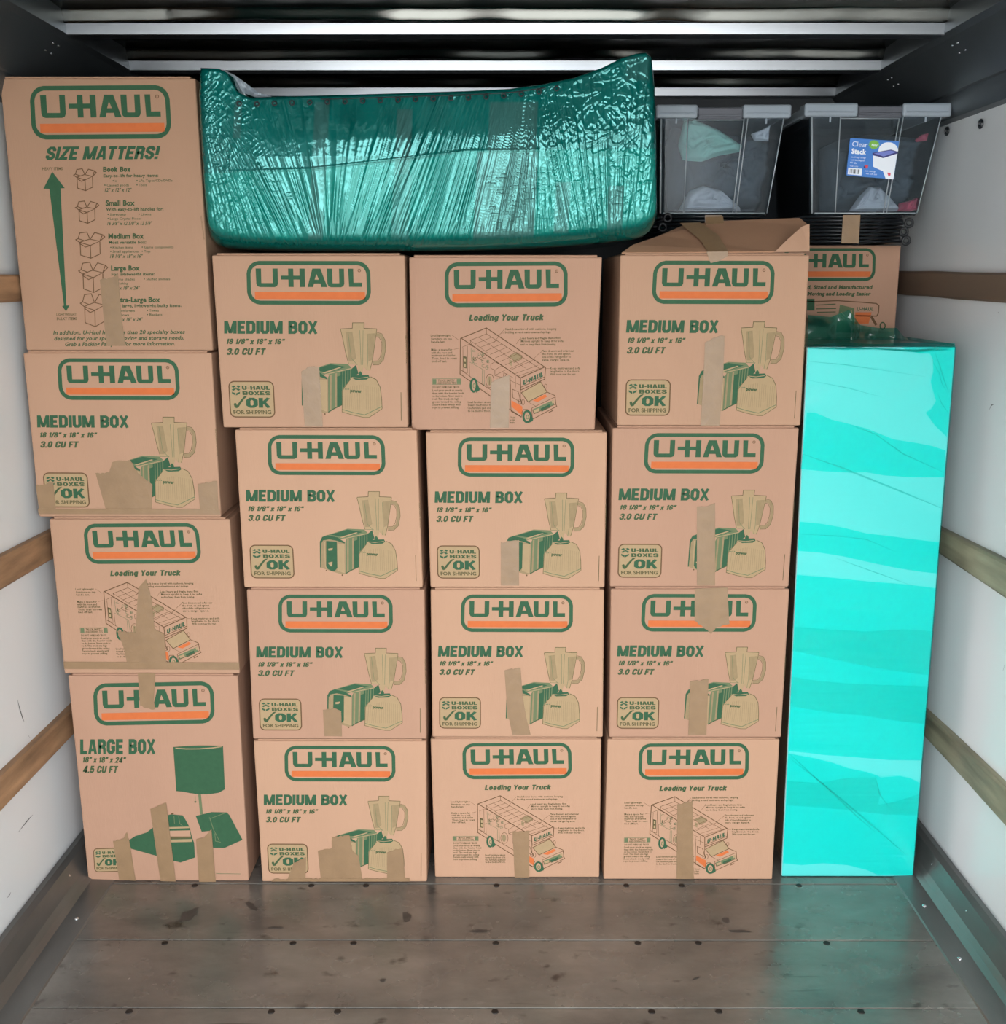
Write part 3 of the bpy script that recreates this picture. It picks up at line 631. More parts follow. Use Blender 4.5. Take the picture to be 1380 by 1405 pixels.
def loading_art():
    a = Art(); a.view(LOAD_Q, 560, 340, 4.929)
    logo(a, 247, 93, 1078, 388, 0)
    a.text('printed_heading', M['dgreen'], 'Loading Your Truck', 410, 437, 922, 478, .045, .22, 1)
    truck_text(a)
    a.view(LOAD_Q, 600, 440, 8.118); pt = 'printed_picture'; Bn, G = M['brown'], M['green']
    L = lambda p, w=6, m=Bn, l=2, c=False: a.line(pt, m, p, w, l, c)
    L([(265, 165), (545, 55), (1195, 490), (925, 610)], 10, c=True)
    L([(258, 165), (252, 560), (375, 650)], 9); L([(470, 725), (610, 825), (840, 985), (935, 1050)], 9); L([(262, 515), (370, 595)], 6); L([(470, 660), (600, 745), (800, 880)], 6)
    L([(925, 610), (928, 745), (1195, 625), (1205, 490)], 9); L([(928, 715), (1195, 600)], 7)
    L([(545, 60), (548, 120), (365, 190), (380, 240)], 5); L([(548, 120), (1130, 500)], 5)
    # packed cartons seen from above
    for k in range(1, 9):
        f = k/9; L([(365+(500*f), 190+(355*f)), (548+(510*f), 120+(335*f))], 4)
    L([(455, 155), (980, 500)], 4); L([(365, 190), (560, 330)], 4); L([(815, 520), (1050, 420)], 4); L([(870, 560), (1120, 470)], 4); L([(900, 590), (1150, 500)], 4)
    a.poly(pt, M['tan2'], [(790, 370), (880, 325), (945, 365), (940, 400), (850, 440), (840, 400)], 1.5); L([(790, 370), (880, 325), (945, 365), (940, 400), (850, 440)], 4)
    a.poly(pt, M['tan2'], [(800, 400), (835, 420), (830, 480), (800, 460)], 1.5)
    # side: furniture behind the cut-away wall
    L([(285, 270), (285, 540)], 4); L([(335, 250), (335, 550), (285, 530)], 4); a.poly(pt, M['olive'], [(288, 360), (325, 372), (325, 500), (288, 490)], 1.5)
    a.poly(pt, M['tan'], [(296, 385), (316, 390), (316, 430), (296, 425)], 1.8); a.poly(pt, M['tan'], [(296, 445), (316, 450), (316, 485), (296, 480)], 1.8)
    L([(355, 430), (360, 590), (520, 690)], 4); L([(360, 430), (520, 520), (525, 690)], 4, M['mid']); L([(275, 265), (345, 235), (430, 270)], 4)
    rr = random.Random(3)
    for k in range(26):
        x, y = rr.uniform(395, 570), 0; y = rr.uniform(300, 440)+(x-395)*.35
        a.ell(pt, M['mid'] if k % 3 else M['olive'], x, y, rr.uniform(8, 22), rr.uniform(8, 20), 4, 2, rr.uniform(0, 90), 300, 7)
    L([(375, 270), (380, 420)], 4, M['mid']); L([(500, 520), (500, 660), (520, 690)], 4, M['mid'])
    a.ell(pt, Bn, 585, 640, 45, 75, 5); a.ell(pt, M['tan2'], 580, 640, 26, 52); L([(580, 600), (580, 690)], 4)
    L([(595, 455), (640, 430), (720, 470), (640, 520), (595, 500), (595, 455)], 4); L([(640, 520), (640, 580), (760, 520)], 4); L([(640, 580), (740, 610), (780, 550)], 4)
    L([(740, 550), (730, 640)], 4); L([(740, 550), (850, 610)], 4); L([(810, 605), (815, 680)], 4); L([(870, 590), (870, 715)], 4); L([(815, 640), (925, 690)], 4); L([(690, 600), (690, 720)], 4)
    a.text3(pt, M['green'], 'U-HAUL', (955, 692), (1180, 592), (955, 640), .05, .1, 3)
    # cab
    a.poly(pt, M['tan'], [(935, 775), (1150, 655), (1222, 770), (1010, 880)], 1.4)
    L([(935, 775), (1150, 655), (1222, 770), (1010, 880)], 8, c=True)
    L([(1222, 770), (1310, 810), (1320, 910), (1330, 930), (1060, 1075)], 8); L([(1010, 880), (1100, 930)], 4); L([(815, 680), (815, 880), (822, 985), (935, 1050), (945, 1000)], 6)
    L([(835, 735), (900, 765), (925, 850)], 6); L([(835, 735), (840, 830), (925, 880)], 6); L([(925, 750), (925, 850), (940, 900)], 6)
    a.poly(pt, M['orange'], [(825, 860), (945, 930), (950, 1020), (930, 1020), (825, 930)], 1.5)
    a.poly(pt, M['orange'], [(1060, 865), (1200, 795), (1225, 820), (1120, 880)], 1.5)
    a.poly(pt, M['mid'], [(1060, 965), (1290, 860), (1300, 910), (1075, 1015)], 1.5); a.poly(pt, M['tan'], [(1068, 975), (1130, 950), (1135, 985), (1080, 1000)], 1.8); a.poly(pt, M['tan'], [(1270, 870), (1300, 858), (1305, 890), (1280, 900)], 1.8)
    a.poly(pt, M['green'], [(1150, 955), (1250, 905), (1255, 945), (1160, 990)], 1.8)
    L([(1050, 950), (1290, 835), (1318, 830)], 6); L([(1060, 965), (1075, 1015), (1320, 905)], 6); L([(1050, 950), (1055, 1020), (1060, 1075)], 6)
    for cx, cy, m in ((920, 875, Bn), (955, 880, Bn), (1207, 705, Bn)): a.ell(pt, m, cx, cy, 15, 32 if cx < 1000 else 24, 5)
    L([(1240, 1000), (1290, 975)], 10)
    # wheels
    for cx, cy, rx, ry in ((405, 690, 34, 70), (1000, 1045, 42, 62)):
        a.ell(pt, G, cx, cy, rx, ry, 24, 2.4); a.ell(pt, M['tan'], cx+2, cy+5, rx*.5, ry*.5, None, 2.5); a.ell(pt, G, cx+3, cy+5, rx*.3, ry*.35, 5, 2.7)
    a.poly(pt, G, [(425, 620), (455, 690), (475, 740), (430, 775), (440, 700)], 2.3); a.poly(pt, G, [(1030, 1010), (1065, 1060), (1065, 1095), (1010, 1120), (1040, 1060)], 2.3)
    L([(940, 1000), (960, 965), (1005, 965), (1050, 1020)], 7)
    return a

def xl_art():
    a = Art(); a.view(XL_Q, 0, 90, 3.513)
    logo(a, 140, 93, 814, 338, 14)
    a.text('printed_heading', M['green'], 'SIZE MATTERS!', 215, 372, 773, 432, .055, .25, 1)
    pt = 'printed_picture'
    a.poly(pt, M['green'], [(250, 487), (310, 565), (290, 566), (318, 1128), (333, 1127), (316, 1157), (297, 1130), (306, 1128), (236, 568), (207, 567)], 1)
    def carton(cx, cy, w, h, m=M['brown']):
        L = lambda p: a.line(pt, m, p, 4, 1)
        L([(cx-w*.37, cy-h*.1), (cx, cy+h*.02), (cx+w*.33, cy-h*.14), (cx-w*.02, cy-h*.22), (cx-w*.37, cy-h*.1)])
        L([(cx-w*.35, cy-h*.08), (cx-w*.33, cy+h*.38), (cx+.02*w, cy+h*.5), (cx+w*.34, cy+h*.34), (cx+w*.33, cy-h*.12)]); L([(cx, cy), (cx+.02*w, cy+h*.5)])
        L([(cx-w*.37, cy-h*.1), (cx-w*.5, cy-h*.2), (cx-w*.42, cy-h*.24), (cx-w*.2, cy-h*.16)]); L([(cx-w*.42, cy-h*.24), (cx-w*.36, cy-h*.45), (cx-w*.12, cy-h*.48), (cx-w*.02, cy-h*.24)])
        L([(cx, cy-h*.22), (cx+w*.15, cy-h*.46), (cx+w*.42, cy-h*.38), (cx+w*.33, cy-h*.14)]); L([(cx+w*.33, cy-h*.14), (cx+w*.5, cy-h*.3), (cx+w*.42, cy-h*.38)]); L([(cx, cy+h*.02), (cx-w*.16, cy+h*.08), (cx-w*.37, cy-h*.06)])
    carton(408, 525, 110, 105); carton(418, 678, 112, 108); carton(433, 835, 140, 128); carton(447, 990, 140, 150); carton(455, 1150, 140, 165)
    c = 'printed_captions'
    def T(t, x0, y0, x1, y1, w=.03, m=M['dgreen'], sl=0): a.text(c, m, t, x0, y0, x1, y1, w, sl, 1, res=2)
    T('HEAVY ITEMS', 202, 467, 300, 480, .02, M['olive']); T('LIGHTWEIGHT,', 270, 1165, 370, 1178, .02, M['olive']); T('BULKY ITEMS', 272, 1186, 370, 1199, .02, M['olive'])
    rows_ = [('Book Box', 495, 467, 628, 'Easy-to-lift for heavy items:', 762, (('Books', 540, 560), ('LPs, Tapes/CDs/DVDs', 655, 830)), (('Canned goods', 500, 620), ('Tools', 655, 705)), '12" x 12" x 12"', 633),
             ('Small Box', 507, 625, 648, 'With easy-to-lift handles for:', 786, (('Stereo gear', 515, 608), ('Linens', 665, 727)), (('Large Crystal Pieces', 515, 680), None), '16 3/8" x 12 5/8" x 12 5/8"', 732),
             ('Medium Box', 520, 782, 692, 'Most versatile box:', 703, (('Kitchen items', 528, 640), ('Game components', 680, 835)), (('Small appliances', 528, 665), ('Toys', 680, 723)), '18 1/8" x 18" x 16"', 686),
             ('Large Box', 533, 936, 672, 'For lightweight items:', 744, (('Lamp shades', 540, 648), ('Stuffed animals', 690, 818)), (('Clothing', 545, 614), None), '18" x 18" x 24"', 672),
             ('Extra-Large Box', 545, 1090, 770, 'For large, lightweight bulky items:', 873, (('Comforters', 552, 648), ('Towels', 705, 764)), (('Pillows', 552, 620), ('Blankets', 705, 780)), '24" x 18" x 24"', 686)]
    for h, x, y, x1, sub, x2, r1, r2, dim, x3 in rows_:
        T(h, x, y, x1, y+23, .045); T(sub, x+2, y+34, x2, y+48, .03)
        for r, yy in ((r1, y+60), (r2, y+80)):
            for it in r:
                if it: a.ell(c, M['dgreen'], it[1]+4, yy+5, 3, 3, None, 1, n=8); T(it[0], it[1]+13, yy, it[2], yy+11, .01)
        T(dim, x+8, y+100, x3, y+116, .02, sl=.2)
    T('In addition, U-Haul has more than 20 specialty boxes', 255, 1252, 892, 1270, .03, sl=.2)
    T('designed for your specific moving and storage needs.', 258, 1281, 890, 1299, .03, sl=.2)
    T('Grab a Packing Pamphlet for more information.', 310, 1310, 846, 1328, .03, sl=.2)
    a.text3(c, M['olive'], 'EXTRA-LARGE CARTON', (985, 810), (972, 700), (978, 812), .0, 0, 1)
    return a

def large_art():
    a = Art(); a.view(LARGE_Q, 80, 900, 4.39)
    logo(a, 207, 157, 934, 404, 10)
    pt = 'printed_heading'
    a.text(pt, M['green'], 'LARGE BOX', 130, 483, 583, 570, .055, layer=1, dy=8)
    a.text('printed_size', M['dgreen'], '18" x 18" x 24"', 142, 586, 408, 620, .05, .2, 1, 8); a.text('printed_volume', M['dgreen'], '4.5 CU FT', 145, 640, 360, 682, .05, .2, 1, 6)
    a.view(LARGE_Q, 100, 1080, 5.52)
    sc_ = .21
    badge(a, 105, 368, .262)
    a.view(LARGE_Q, 80, 900, 4.39); pt = 'printed_picture'; G = M['green']
    top = [(692+300*k/10, 541-6*math.sin(math.pi*k/10)) for k in range(11)]
    a.poly(pt, G, top+[(1003, 800)]+[(1003-290*k/8, 800+28*math.sin(math.pi*(.15+.85*k/8))) for k in range(1, 8)]+[(710, 805)], 1)
    a.line(pt, M['tan'], [(705, 546), (770, 552), (850, 553), (930, 549), (985, 542)], 6, 2)
    a.line(pt, M['dgreen'], top, 4, 2); a.line(pt, M['mid'], [(850, 826), (862, 950)], 17, 1); a.line(pt, M['mid'], [(824, 836), (825, 872)], 3, 1); a.ell(pt, M['dgreen'], 825, 873, 7, 5)
    a.view(LARGE_Q, 100, 1080, 5.52)
    a.poly(pt, G, [(420, 390), (470, 358), (560, 330), (720, 200), (745, 195), (830, 205), (850, 235), (885, 300), (900, 370), (918, 420), (925, 535), (815, 572), (755, 555), (615, 510), (440, 455)], 1)
    a.poly(pt, M['tan'], [(725, 293), (882, 293), (884, 305), (725, 308)], 2)
    a.poly(pt, M['card0'], [(725, 322), (886, 322), (893, 370), (725, 366)], 2); a.poly(pt, M['olive'], [(725, 366), (893, 370), (896, 385), (725, 385)], 2); a.poly(pt, M['tan'], [(725, 390), (900, 390), (902, 412), (725, 412)], 2)
    a.poly(pt, G, [(930, 212), (1050, 185), (1165, 190), (1185, 210), (1285, 405), (1150, 465), (1060, 462), (1040, 330), (975, 335)], 1)
    for l in ([(1035, 225), (1065, 320), (1110, 410)], [(1040, 235), (1150, 195)], [(1075, 350), (1080, 410), (1120, 420)], [(765, 210), (770, 270)], [(800, 210), (810, 270), (830, 285)]): a.line(pt, M['mid'], l, 5, 2)
    a.ell(pt, M['brown'], 752, 190, 12, 5)
    a.line('printed_edge_line', M['mid'], [(1085, 664), (1130, 667), (1270, 672)], 4, 1)
    return a

def tall_art():
    """the carton in the back corner: only its right half is seen"""
    Q = [(1033, 336), (1236.5, 336.5), (1228, 470), (1035, 470)]
    a = Art(); a.view(Q, 1100, 330, 8.625)
    logo(a, -222, 90, 876, 480, -12)
    c = 'printed_captions'
    a.text(c, M['dgreen'], 'Designed, Sized and Manufactured', -170, 532, 838, 572, .045, .2, 1); a.text(c, M['dgreen'], 'to Make Moving and Loading Easier', -190, 610, 820, 650, .045, .2, 1)
    p = 'printed_picture'
    a.line(p, M['brown'], [(-300, 722), (160, 722), (420, 712), (700, 730), (880, 745), (912, 770), (905, 860), (885, 895), (640, 890)], 12, 1)
    a.poly(p, M['green'], [(60, 690), (150, 690), (150, 830), (60, 830)], 1)
    for l in ([(170, 765), (400, 752)], [(165, 810), (405, 805)], [(180, 850), (400, 845)]): a.line(p, M['dgreen'], l, 10, 1)
    a.text(p, M['green'], 'U-HAUL', 650, 790, 850, 830, .03, .1, 1)
    a.poly(p, M['orange'], [(632, 850), (825, 850), (790, 985), (622, 985)], 1)
    a.poly(p, M['mid'], [(450, 760), (620, 800), (610, 1090), (400, 1090)], 1); a.line(p, M['tan'], [(465, 850), (515, 900)], 9, 2); a.line(p, M['tan'], [(455, 880), (505, 930)], 9, 2); a.line(p, M['tan'], [(585, 830), (590, 890)], 14, 2)
    a.line(p, M['brown'], [(820, 900), (880, 1000)], 30, 1); a.ell(p, M['dgreen'], 955, 1010, 30, 40, 14, 1)
    return a

ART = dict(medium=medium_art(), loading=loading_art(), xl=xl_art(), large=large_art(), tall=tall_art())

# ------------------------------------------------------------------ cartons
def moving_box(label, art, quad, Y, z0, z1, depth=.455, card=0, tapes=(), name='moving_box', group='cardboard moving boxes stacked across the cargo bay'):
    """quad: TL TR BR BL photo pixels of the front face; Y its distance"""
    c = []
    for (px, py), z in zip(quad, (z1, z1, z0, z0)):
        d = ray(px, py); p = atY(px, py, Y); c.append(Vector((p.x, Y, z)))
    TL, TR, BR, BL = c
    base = Vector(((BL.x+BR.x)/2, Y+depth/2, z0))
    r = empty(name, base, label, 'box', group)
    D = Vector((0, depth, 0)); ft = .0045; up = Vector((0, 0, ft))
    bm = bmesh.new(); hexa(bm, [BL, BR, BR+D, BL+D, TL-up, TR-up, TR+D-up, TL+D-up], .0035, 2)
    bm_obj('carton_body', bm, M['card%d' % card], r)
    ins = Vector((.011, 0, 0)); inY = Vector((0, .0012, 0))
    bm = bmesh.new(); hexa(bm, [TL-up+ins+inY, TR-up-ins+inY, TR-up-ins+D-inY, TL-up+ins+D-inY, TL+ins+inY, TR-ins+inY, TR-ins+D-inY, TL+ins+D-inY], .0016, 1)
    bm_obj('top_flap', bm, M['card%d' % card], r)
    zt = z1-ft
    TLb, TRb = TL-up, TR-up
    def face(u, v, d):
        a_ = TL.lerp(TR, u); b_ = BL.lerp(BR, u); p = a_.lerp(b_, v); return Vector((p.x, Y-d, p.z))
    for part, d in ART[art].parts.items():
        mats = []; idx = []
        for m in d['m']:
            if m not in mats: mats.append(m)
            idx.append(mats.index(m))
        vs = [face(u, v, .0003+.00012*l) for u, v, l in d['v']]
        o = mesh(part, vs, d['f'], mats, r, idx)
        if part == 'printed_captions': o['kind'] = 'stuff'
    for kt, tp in enumerate(tapes): tape(tp, r, Y, lift=.0016+.0004*kt)
    r['_'] = 0; del r['_']
    return r
def torn(pts, amp=1.1):
    """adds small irregularity along a tape outline (photo pixels); corners flagged by a third value are torn edges"""
    out = []; n = len(pts)
    for i in range(n):
        a, b = pts[i], pts[(i+1) % n]; out.append((a[0], a[1]))
        if len(a) > 2:
            k = max(2, int(math.hypot(b[0]-a[0], b[1]-a[1])/3))
            for j in range(1, k):
                t = j/k; out.append((a[0]+(b[0]-a[0])*t+random.uniform(-.4, .4), a[1]+(b[1]-a[1])*t+random.uniform(-amp, amp)))
    return out
def tape(pts, parent, Y, name='tape_strip', lift=.0016, mat=None):
    P = [atY(x, y, Y-lift) for x, y in torn(pts)]; n = len(P)
    B_ = [p+Vector((0, .0007, 0)) for p in P]
    fs = [tuple(range(n))]+[(i, i+n, (i+1) % n+n, (i+1) % n) for i in range(n)]
    o = mesh(name, P+B_, fs, mat or M['tape'], parent)
    return o

def colY(py): return atZ(690, py, 0).y
# each row: label, art, quad, card tone, tapes (photo pixels)
C1 = [('large moving box with lamp and pillow print at the bottom of the left stack', 'large', LARGE_Q, 3,
       [[(189, 924, 1), (213, 924), (211, 962), (213, 973, 1), (201, 972, 1), (192, 968)],
        [(155, 1154, 1), (170, 1150, 1), (174, 1142, 1), (177, 1152), (186, 1208.5), (163.5, 1207.5)],
        [(206, 1110, 1), (225, 1102, 1), (228, 1102), (241, 1209.5), (220, 1209)],
        [(269, 1152, 1), (280, 1150, 1), (290, 1138), (296, 1211.5), (273, 1210)]]),
      ('medium box with truck loading diagram, second from bottom of the left stack, broad torn tape', 'loading', [(67, 709.8), (315, 709.8), (328.5, 919.7), (87.8, 918.7)], 0,
       [[(190, 806), (200, 795, 1), (208, 822), (212, 862, 1), (225, 870), (229, 918.5), (176, 918.5), (170, 890), (161, 866, 1), (186, 868), (188, 830)],
        [(87, 908), (328, 909), (328.5, 919), (88, 918)]]),
      ('medium box with toaster and blender print directly under the tall size-chart box', 'medium', [(31, 480.5), (290, 482.5), (303, 706.5), (53.4, 705.8)], 0,
       [[(131, 649, 1), (150, 648, 1), (154, 634, 1), (178, 631, 1), (190, 650), (209, 665), (208, 704), (146, 702)],
        [(49, 666, 1), (73, 662), (77, 704), (54, 703)], [(271, 664, 1), (298, 660), (300, 704), (275, 703)], [(52, 698), (301, 699), (302, 706), (53, 705.5)]]),
      ('tall extra-large box with the size chart and long green arrow, top of the left stack', 'xl', XL_Q, 1,
       [[(137, 384, 1), (162, 378), (166, 430), (172, 474.5), (146, 474.5)]])]
C2 = [('medium box with blender print on the floor beside the lamp-printed box, wide torn tape', 'medium', [(347.4, 1014.5), (584.5, 1014.5), (585.7, 1210.2), (359.6, 1210.2)], 2,
       [[(436, 1168, 1), (455, 1164, 1), (455, 1148, 1), (479, 1146, 1), (484, 1168, 1), (492, 1175), (497, 1206), (440, 1206)],
        [(403, 1184, 1), (420, 1176), (419, 1207), (394, 1207)], [(531, 1170, 1), (552, 1163), (556, 1207), (531, 1206)], [(376, 1206, 1), (562, 1205, 1), (562, 1209.5), (372, 1209.5)]]),
      ('medium box with blender print, short tape stub at bottom middle, second up in second stack', 'medium', [(338, 806.7), (582, 806.7), (585, 1011.4), (347, 1012)], 3,
       [[(443, 974, 1), (460, 972, 1), (468, 976), (469, 1010.5), (445, 1010)]]),
      ('medium box with full untaped toaster and blender print, third up in the second stack', 'medium', MED3_Q, 2, []),
      ('medium box with blender print under the left half of the wrapped sofa', 'medium', MED_Q, 0,
       [[(413, 510, 1), (424, 503, 1), (438, 503, 1), (441, 560), (443, 585.5), (418, 585.5)]])]
C3 = [('medium box with truck loading diagram on the floor at the bottom of the third stack', 'loading', [(590.5, 1012.5), (825.2, 1011.4), (822.2, 1204), (596.8, 1204)], 2,
       [[(703, 1141, 1), (726, 1140, 1), (726, 1204), (706, 1204)]]),
      ('medium box with blender print and crinkled leaning tape, second up in the third stack', 'medium', [(590.5, 806.7), (829, 806.7), (827, 1010.6), (593, 1010)], 2,
       [[(692, 920, 1), (714, 916), (717, 955), (722, 985), (728, 1008), (703, 1009), (696, 975)]]),
      ('medium box with blender print and straight short tape, third up in the third stack', 'medium', [(583.8, 590.5), (833, 590.5), (829.4, 805.3), (590.5, 805.3)], 2,
       [[(687, 744, 1), (712, 741), (712, 803.5), (687, 803.5)]]),
      ('medium box with truck loading diagram at the top of the third stack', 'loading', LOAD_Q, 3,
       [[(674, 524, 1), (699, 514), (698, 587), (672, 587)]])]
C4 = [('medium box with truck loading diagram on the floor beside the tall green-wrapped panel', 'loading', [(833.5, 1012.2), (1069.8, 1012.2), (1059.4, 1207), (828, 1206)], 2,
       [[(929, 1104, 1), (950, 1099, 1), (952, 1206), (928, 1206)]]),
      ('medium box with tape hanging over its printed logo, second up in the fourth stack', 'medium', [(838, 805.8), (1083.3, 805.8), (1071.6, 1009), (835.8, 1010.5)], 3,
       [[(953, 808), (998, 806), (1000, 850), (1001, 856, 1), (982, 861, 1), (976, 870, 1), (953, 852)],
        [(947, 935, 1), (972, 932), (969, 1008.5), (944, 1009)]]),
      ('medium box with long tape strip down its toaster print, third up in the fourth stack', 'medium', [(840.3, 585.4), (1096.4, 583.6), (1082, 803), (836.7, 804.5)], 3,
       [[(956, 695, 1), (969, 695, 1), (981, 690), (981, 803.5), (956, 803.5)]]),
      ('medium box with raised open top flap at the top of the fourth stack', 'medium', [(851, 347.8), (1110.7, 346.5), (1098, 584.6), (846.5, 584.6)], 0,
       [[(967, 470, 1), (982, 463, 1), (990, 460, 1), (994, 461), (992, 520), (987, 584), (961, 584), (965, 520)],
        [(969, 345.5), (998, 345), (999, 351), (987, 358), (975, 361)]])]
TOPZ = []; COLY = []
for cols, yb in ((C1, 1209.5), (C2, 1210.3), (C3, 1204), (C4, 1206.5)):
    Y = colY(yb); z = .0005; COLY.append(Y)
    for label, art, q, card, tapes in cols:
        py = (q[0][1]+q[1][1])/2
        z1 = atY((q[0][0]+q[1][0])/2, py, Y).z
        moving_box(label, art, q, Y, z, z1, .455, card, tapes)
        z = z1+.001
    TOPZ.append(z1)

# raised top flap of the fourth stack's top box + the loose tape on it
Y4 = COLY[3]; box4 = [o for o in bpy.data.objects if o.get('label', '').startswith('medium box with raised open')][0]
def sheet(name, pts, mat, parent, th=.003):
    """pts: (px, py, Y); a thin board with thickness"""
    P = [atY(x, y, Yv_) for x, y, Yv_ in pts]; n = len(P)
    nrm = (P[1]-P[0]).cross(P[2]-P[0]).normalized()
    if nrm.y < 0: nrm = -nrm
    Bk = [p+nrm*th for p in P]
    fs = [tuple(range(n)), tuple(range(2*n-1, n-1, -1))]+[(i, i+n, (i+1) % n+n, (i+1) % n) for i in range(n)]
    return mesh(name, P+Bk, fs, mat, parent)
sheet('front_flap', [(853, 346.5, Y4+.004), (1062, 345, Y4+.004), (1085, 338, Y4+.03), (1108, 308, Y4+.13), (1097, 299, Y4+.16), (990, 303, Y4+.165), (935, 310, Y4+.16), (905, 323, Y4+.10), (868, 336, Y4+.04)], M['flap'], box4)
sheet('side_flap', [(1062, 346, Y4+.003), (1110.5, 345, Y4+.003), (1110.5, 307, Y4+.02), (1100, 311, Y4+.022), (1083, 326, Y4+.012)], M['card0'], box4)
sheet('tape_strip', [(933, 306, Y4+.125), (960, 305, Y4+.125), (985, 322, Y4+.07), (999, 345, Y4-.002), (971, 346, Y4-.002), (962, 330, Y4+.045)], M['tape'], box4, .0008)
sheet('tape_strip', [(968, 298, Y4+.168), (992, 297, Y4+.168), (993, 306, Y4+.15), (968, 308, Y4+.148)], M['tape'], box4, .0008)

# tall carton in the back corner
YT = 3.1
zt = atY(1170, 336.5, YT).z
QT = [(1033, 336), (1236.5, 336.5), (1228, 470), (1035, 470)]
x0, x1 = atY(1033, 336, YT).x, atY(1236.5, 336.5, YT).x
tall = empty('moving_box', ((x0+x1)/2, YT+.22, .0005), 'dim moving box in the back right corner, half hidden behind the open-flapped box', 'box', 'cardboard moving boxes stacked across the cargo bay')
bm = bmesh.new(); hexa(bm, box8(x0, YT, .0005, x1, YT+.45, zt), .004, 2); bm_obj('carton_body', bm, M['card3'], tall)
for part, d in ART['tall'].parts.items():
    mats = []; idx = []
    for m in d['m']:
        if m not in mats: mats.append(m)
        idx.append(mats.index(m))
    vs = []
    for u, v, l in d['v']:
        (ax, ay), (b_x, by), (cx, cy), (dx, dy) = QT
        X_ = (1-u)*(1-v)*ax+u*(1-v)*b_x+u*v*cx+(1-u)*v*dx; Y_ = (1-u)*(1-v)*ay+u*(1-v)*by+u*v*cy+(1-u)*v*dy
        vs.append(atY(X_, Y_, YT-.0003-.00012*l))
    o = mesh(part, vs, d['f'], mats, tall, idx)
    if part == 'printed_captions': o['kind'] = 'stuff'

# ------------------------------------------------------------------ tall film-wrapped panel
YP = colY(1203)+.0
PQ = [(1107.5, 476), (1311, 473), (1252.5, 1201), (1072, 1203)]
pc = [atY(x, y, YP) for x, y in PQ]; zp = pc[0].z
pan = empty('wrapped_cabinet', ((pc[2].x+pc[3].x)/2, YP+.2, 0), 'tall narrow white cabinet wrapped in bright green stretch film beside the right wall', 'cabinet')
DP = Vector((0, .42, 0))
pc[0].z = pc[1].z = zp; pc[2].z = pc[3].z = .002
bm = bmesh.new(); hexa(bm, [pc[3], pc[2], pc[2]+DP, pc[3]+DP, pc[0], pc[1], pc[1]+DP, pc[0]+DP], .003, 2); bm_obj('cabinet_body', bm, M['white'], pan)
def pfilm(name, mat, z, pts, lift):
    ox, oy, s_ = z; P = [atY(ox+x/s_, oy+y/s_, YP-lift) for x, y in pts]
    return mesh(name, P, [tuple(range(len(P)))], mat, pan)
# first layer: wrapped all round, slightly wavy
n1, n2 = 60, 160; vs = []; 
for j in range(n2+1):
    for i in range(n1+1):
        u, v = i/n1, j/n2; a_ = pc[0].lerp(pc[1], u); b_ = pc[3].lerp(pc[2], u); p = a_.lerp(b_, v)
        vs.append(p)
arr = np.array([tuple(p) for p in vs]); uu = np.tile(np.arange(n1+1)/n1, n2+1); vv = np.repeat(np.arange(n2+1)/n2, n1+1)
rid = vnoise(uu*2.5, vv*46+uu*7, 21)
arr[:, 1] = YP-.0022-.0012*np.clip(rid-.6, 0, 1)*2.5
fsf = [(j*(n1+1)+i, (j+1)*(n1+1)+i, (j+1)*(n1+1)+i+1, j*(n1+1)+i+1) for j in range(n2) for i in range(n1)]
mesh('stretch_film', arr.tolist(), fsf, M['film1'], pan, smooth=True)
e_ = .0022
mesh('side_film', [pc[0]+Vector((-e_, 0, 0)), pc[3]+Vector((-e_, 0, 0)), pc[3]+DP+Vector((-e_, 0, 0)), pc[0]+DP+Vector((-e_, 0, 0)),
                   pc[1]+Vector((e_, 0, 0)), pc[2]+Vector((e_, 0, 0)), pc[2]+DP+Vector((e_, 0, 0)), pc[1]+DP+Vector((e_, 0, 0)),
                   pc[0]+Vector((0, 0, e_)), pc[1]+Vector((0, 0, e_)), pc[1]+DP+Vector((0, 0, e_)), pc[0]+DP+Vector((0, 0, e_))], [(0, 1, 2, 3), (4, 7, 6, 5), (8, 9, 10, 11)], M['film1'], pan)
ZA = (1060, 450, 3.122); ZB = (1040, 880, 2.676); ZO = (1060, 280, 4.3125)
ov = [(ZA, [(147, 362), (180, 362), (250, 392), (330, 412), (400, 430), (520, 478), (600, 490), (680, 505), (741, 525), (735, 640), (600, 640), (480, 632), (400, 618), (330, 620), (220, 614), (121, 605)]),
      (ZA, [(116, 830), (200, 838), (300, 855), (400, 880), (500, 892), (600, 905), (712, 918), (705, 1052), (640, 1045), (540, 1030), (420, 1005), (300, 978), (200, 962), (107, 955)]),
      (ZO, [(800, 868), (870, 885), (930, 885), (948, 920), (950, 990), (935, 1050), (950, 1110), (966, 1165), (940, 1210), (905, 1235), (960, 1310), (1030, 1378), (1040, 1300), (1060, 1050), (1080, 838), (900, 842), (760, 846)])]
for i, (z, p) in enumerate(ov): pfilm('film_overlap', M['film2'], z, p, .0045+.0003*i)
def A2B(p): return ((1060+p[0]/3.122-1040)*2.676, (450+p[1]/3.122-880)*2.676)
big = [A2B((103, 1058)), A2B((250, 1070)), A2B((400, 1085)), A2B((560, 1098)), A2B((700, 1115)), (600, 437), (480, 436), (350, 425), (250, 418), (170, 408), (111, 404)]
pfilm('film_overlap', M['film2'], ZB, big, .0054)
pfilm('film_overlap', M['film2'], ZB, [(111, 412), (200, 428), (270, 445), (330, 466), (400, 480), (436, 492), (450, 500), (520, 494), (560, 503), (593, 520), (570, 858), (440, 858), (400, 840), (330, 822), (240, 815), (160, 822), (92, 815)], .0054)
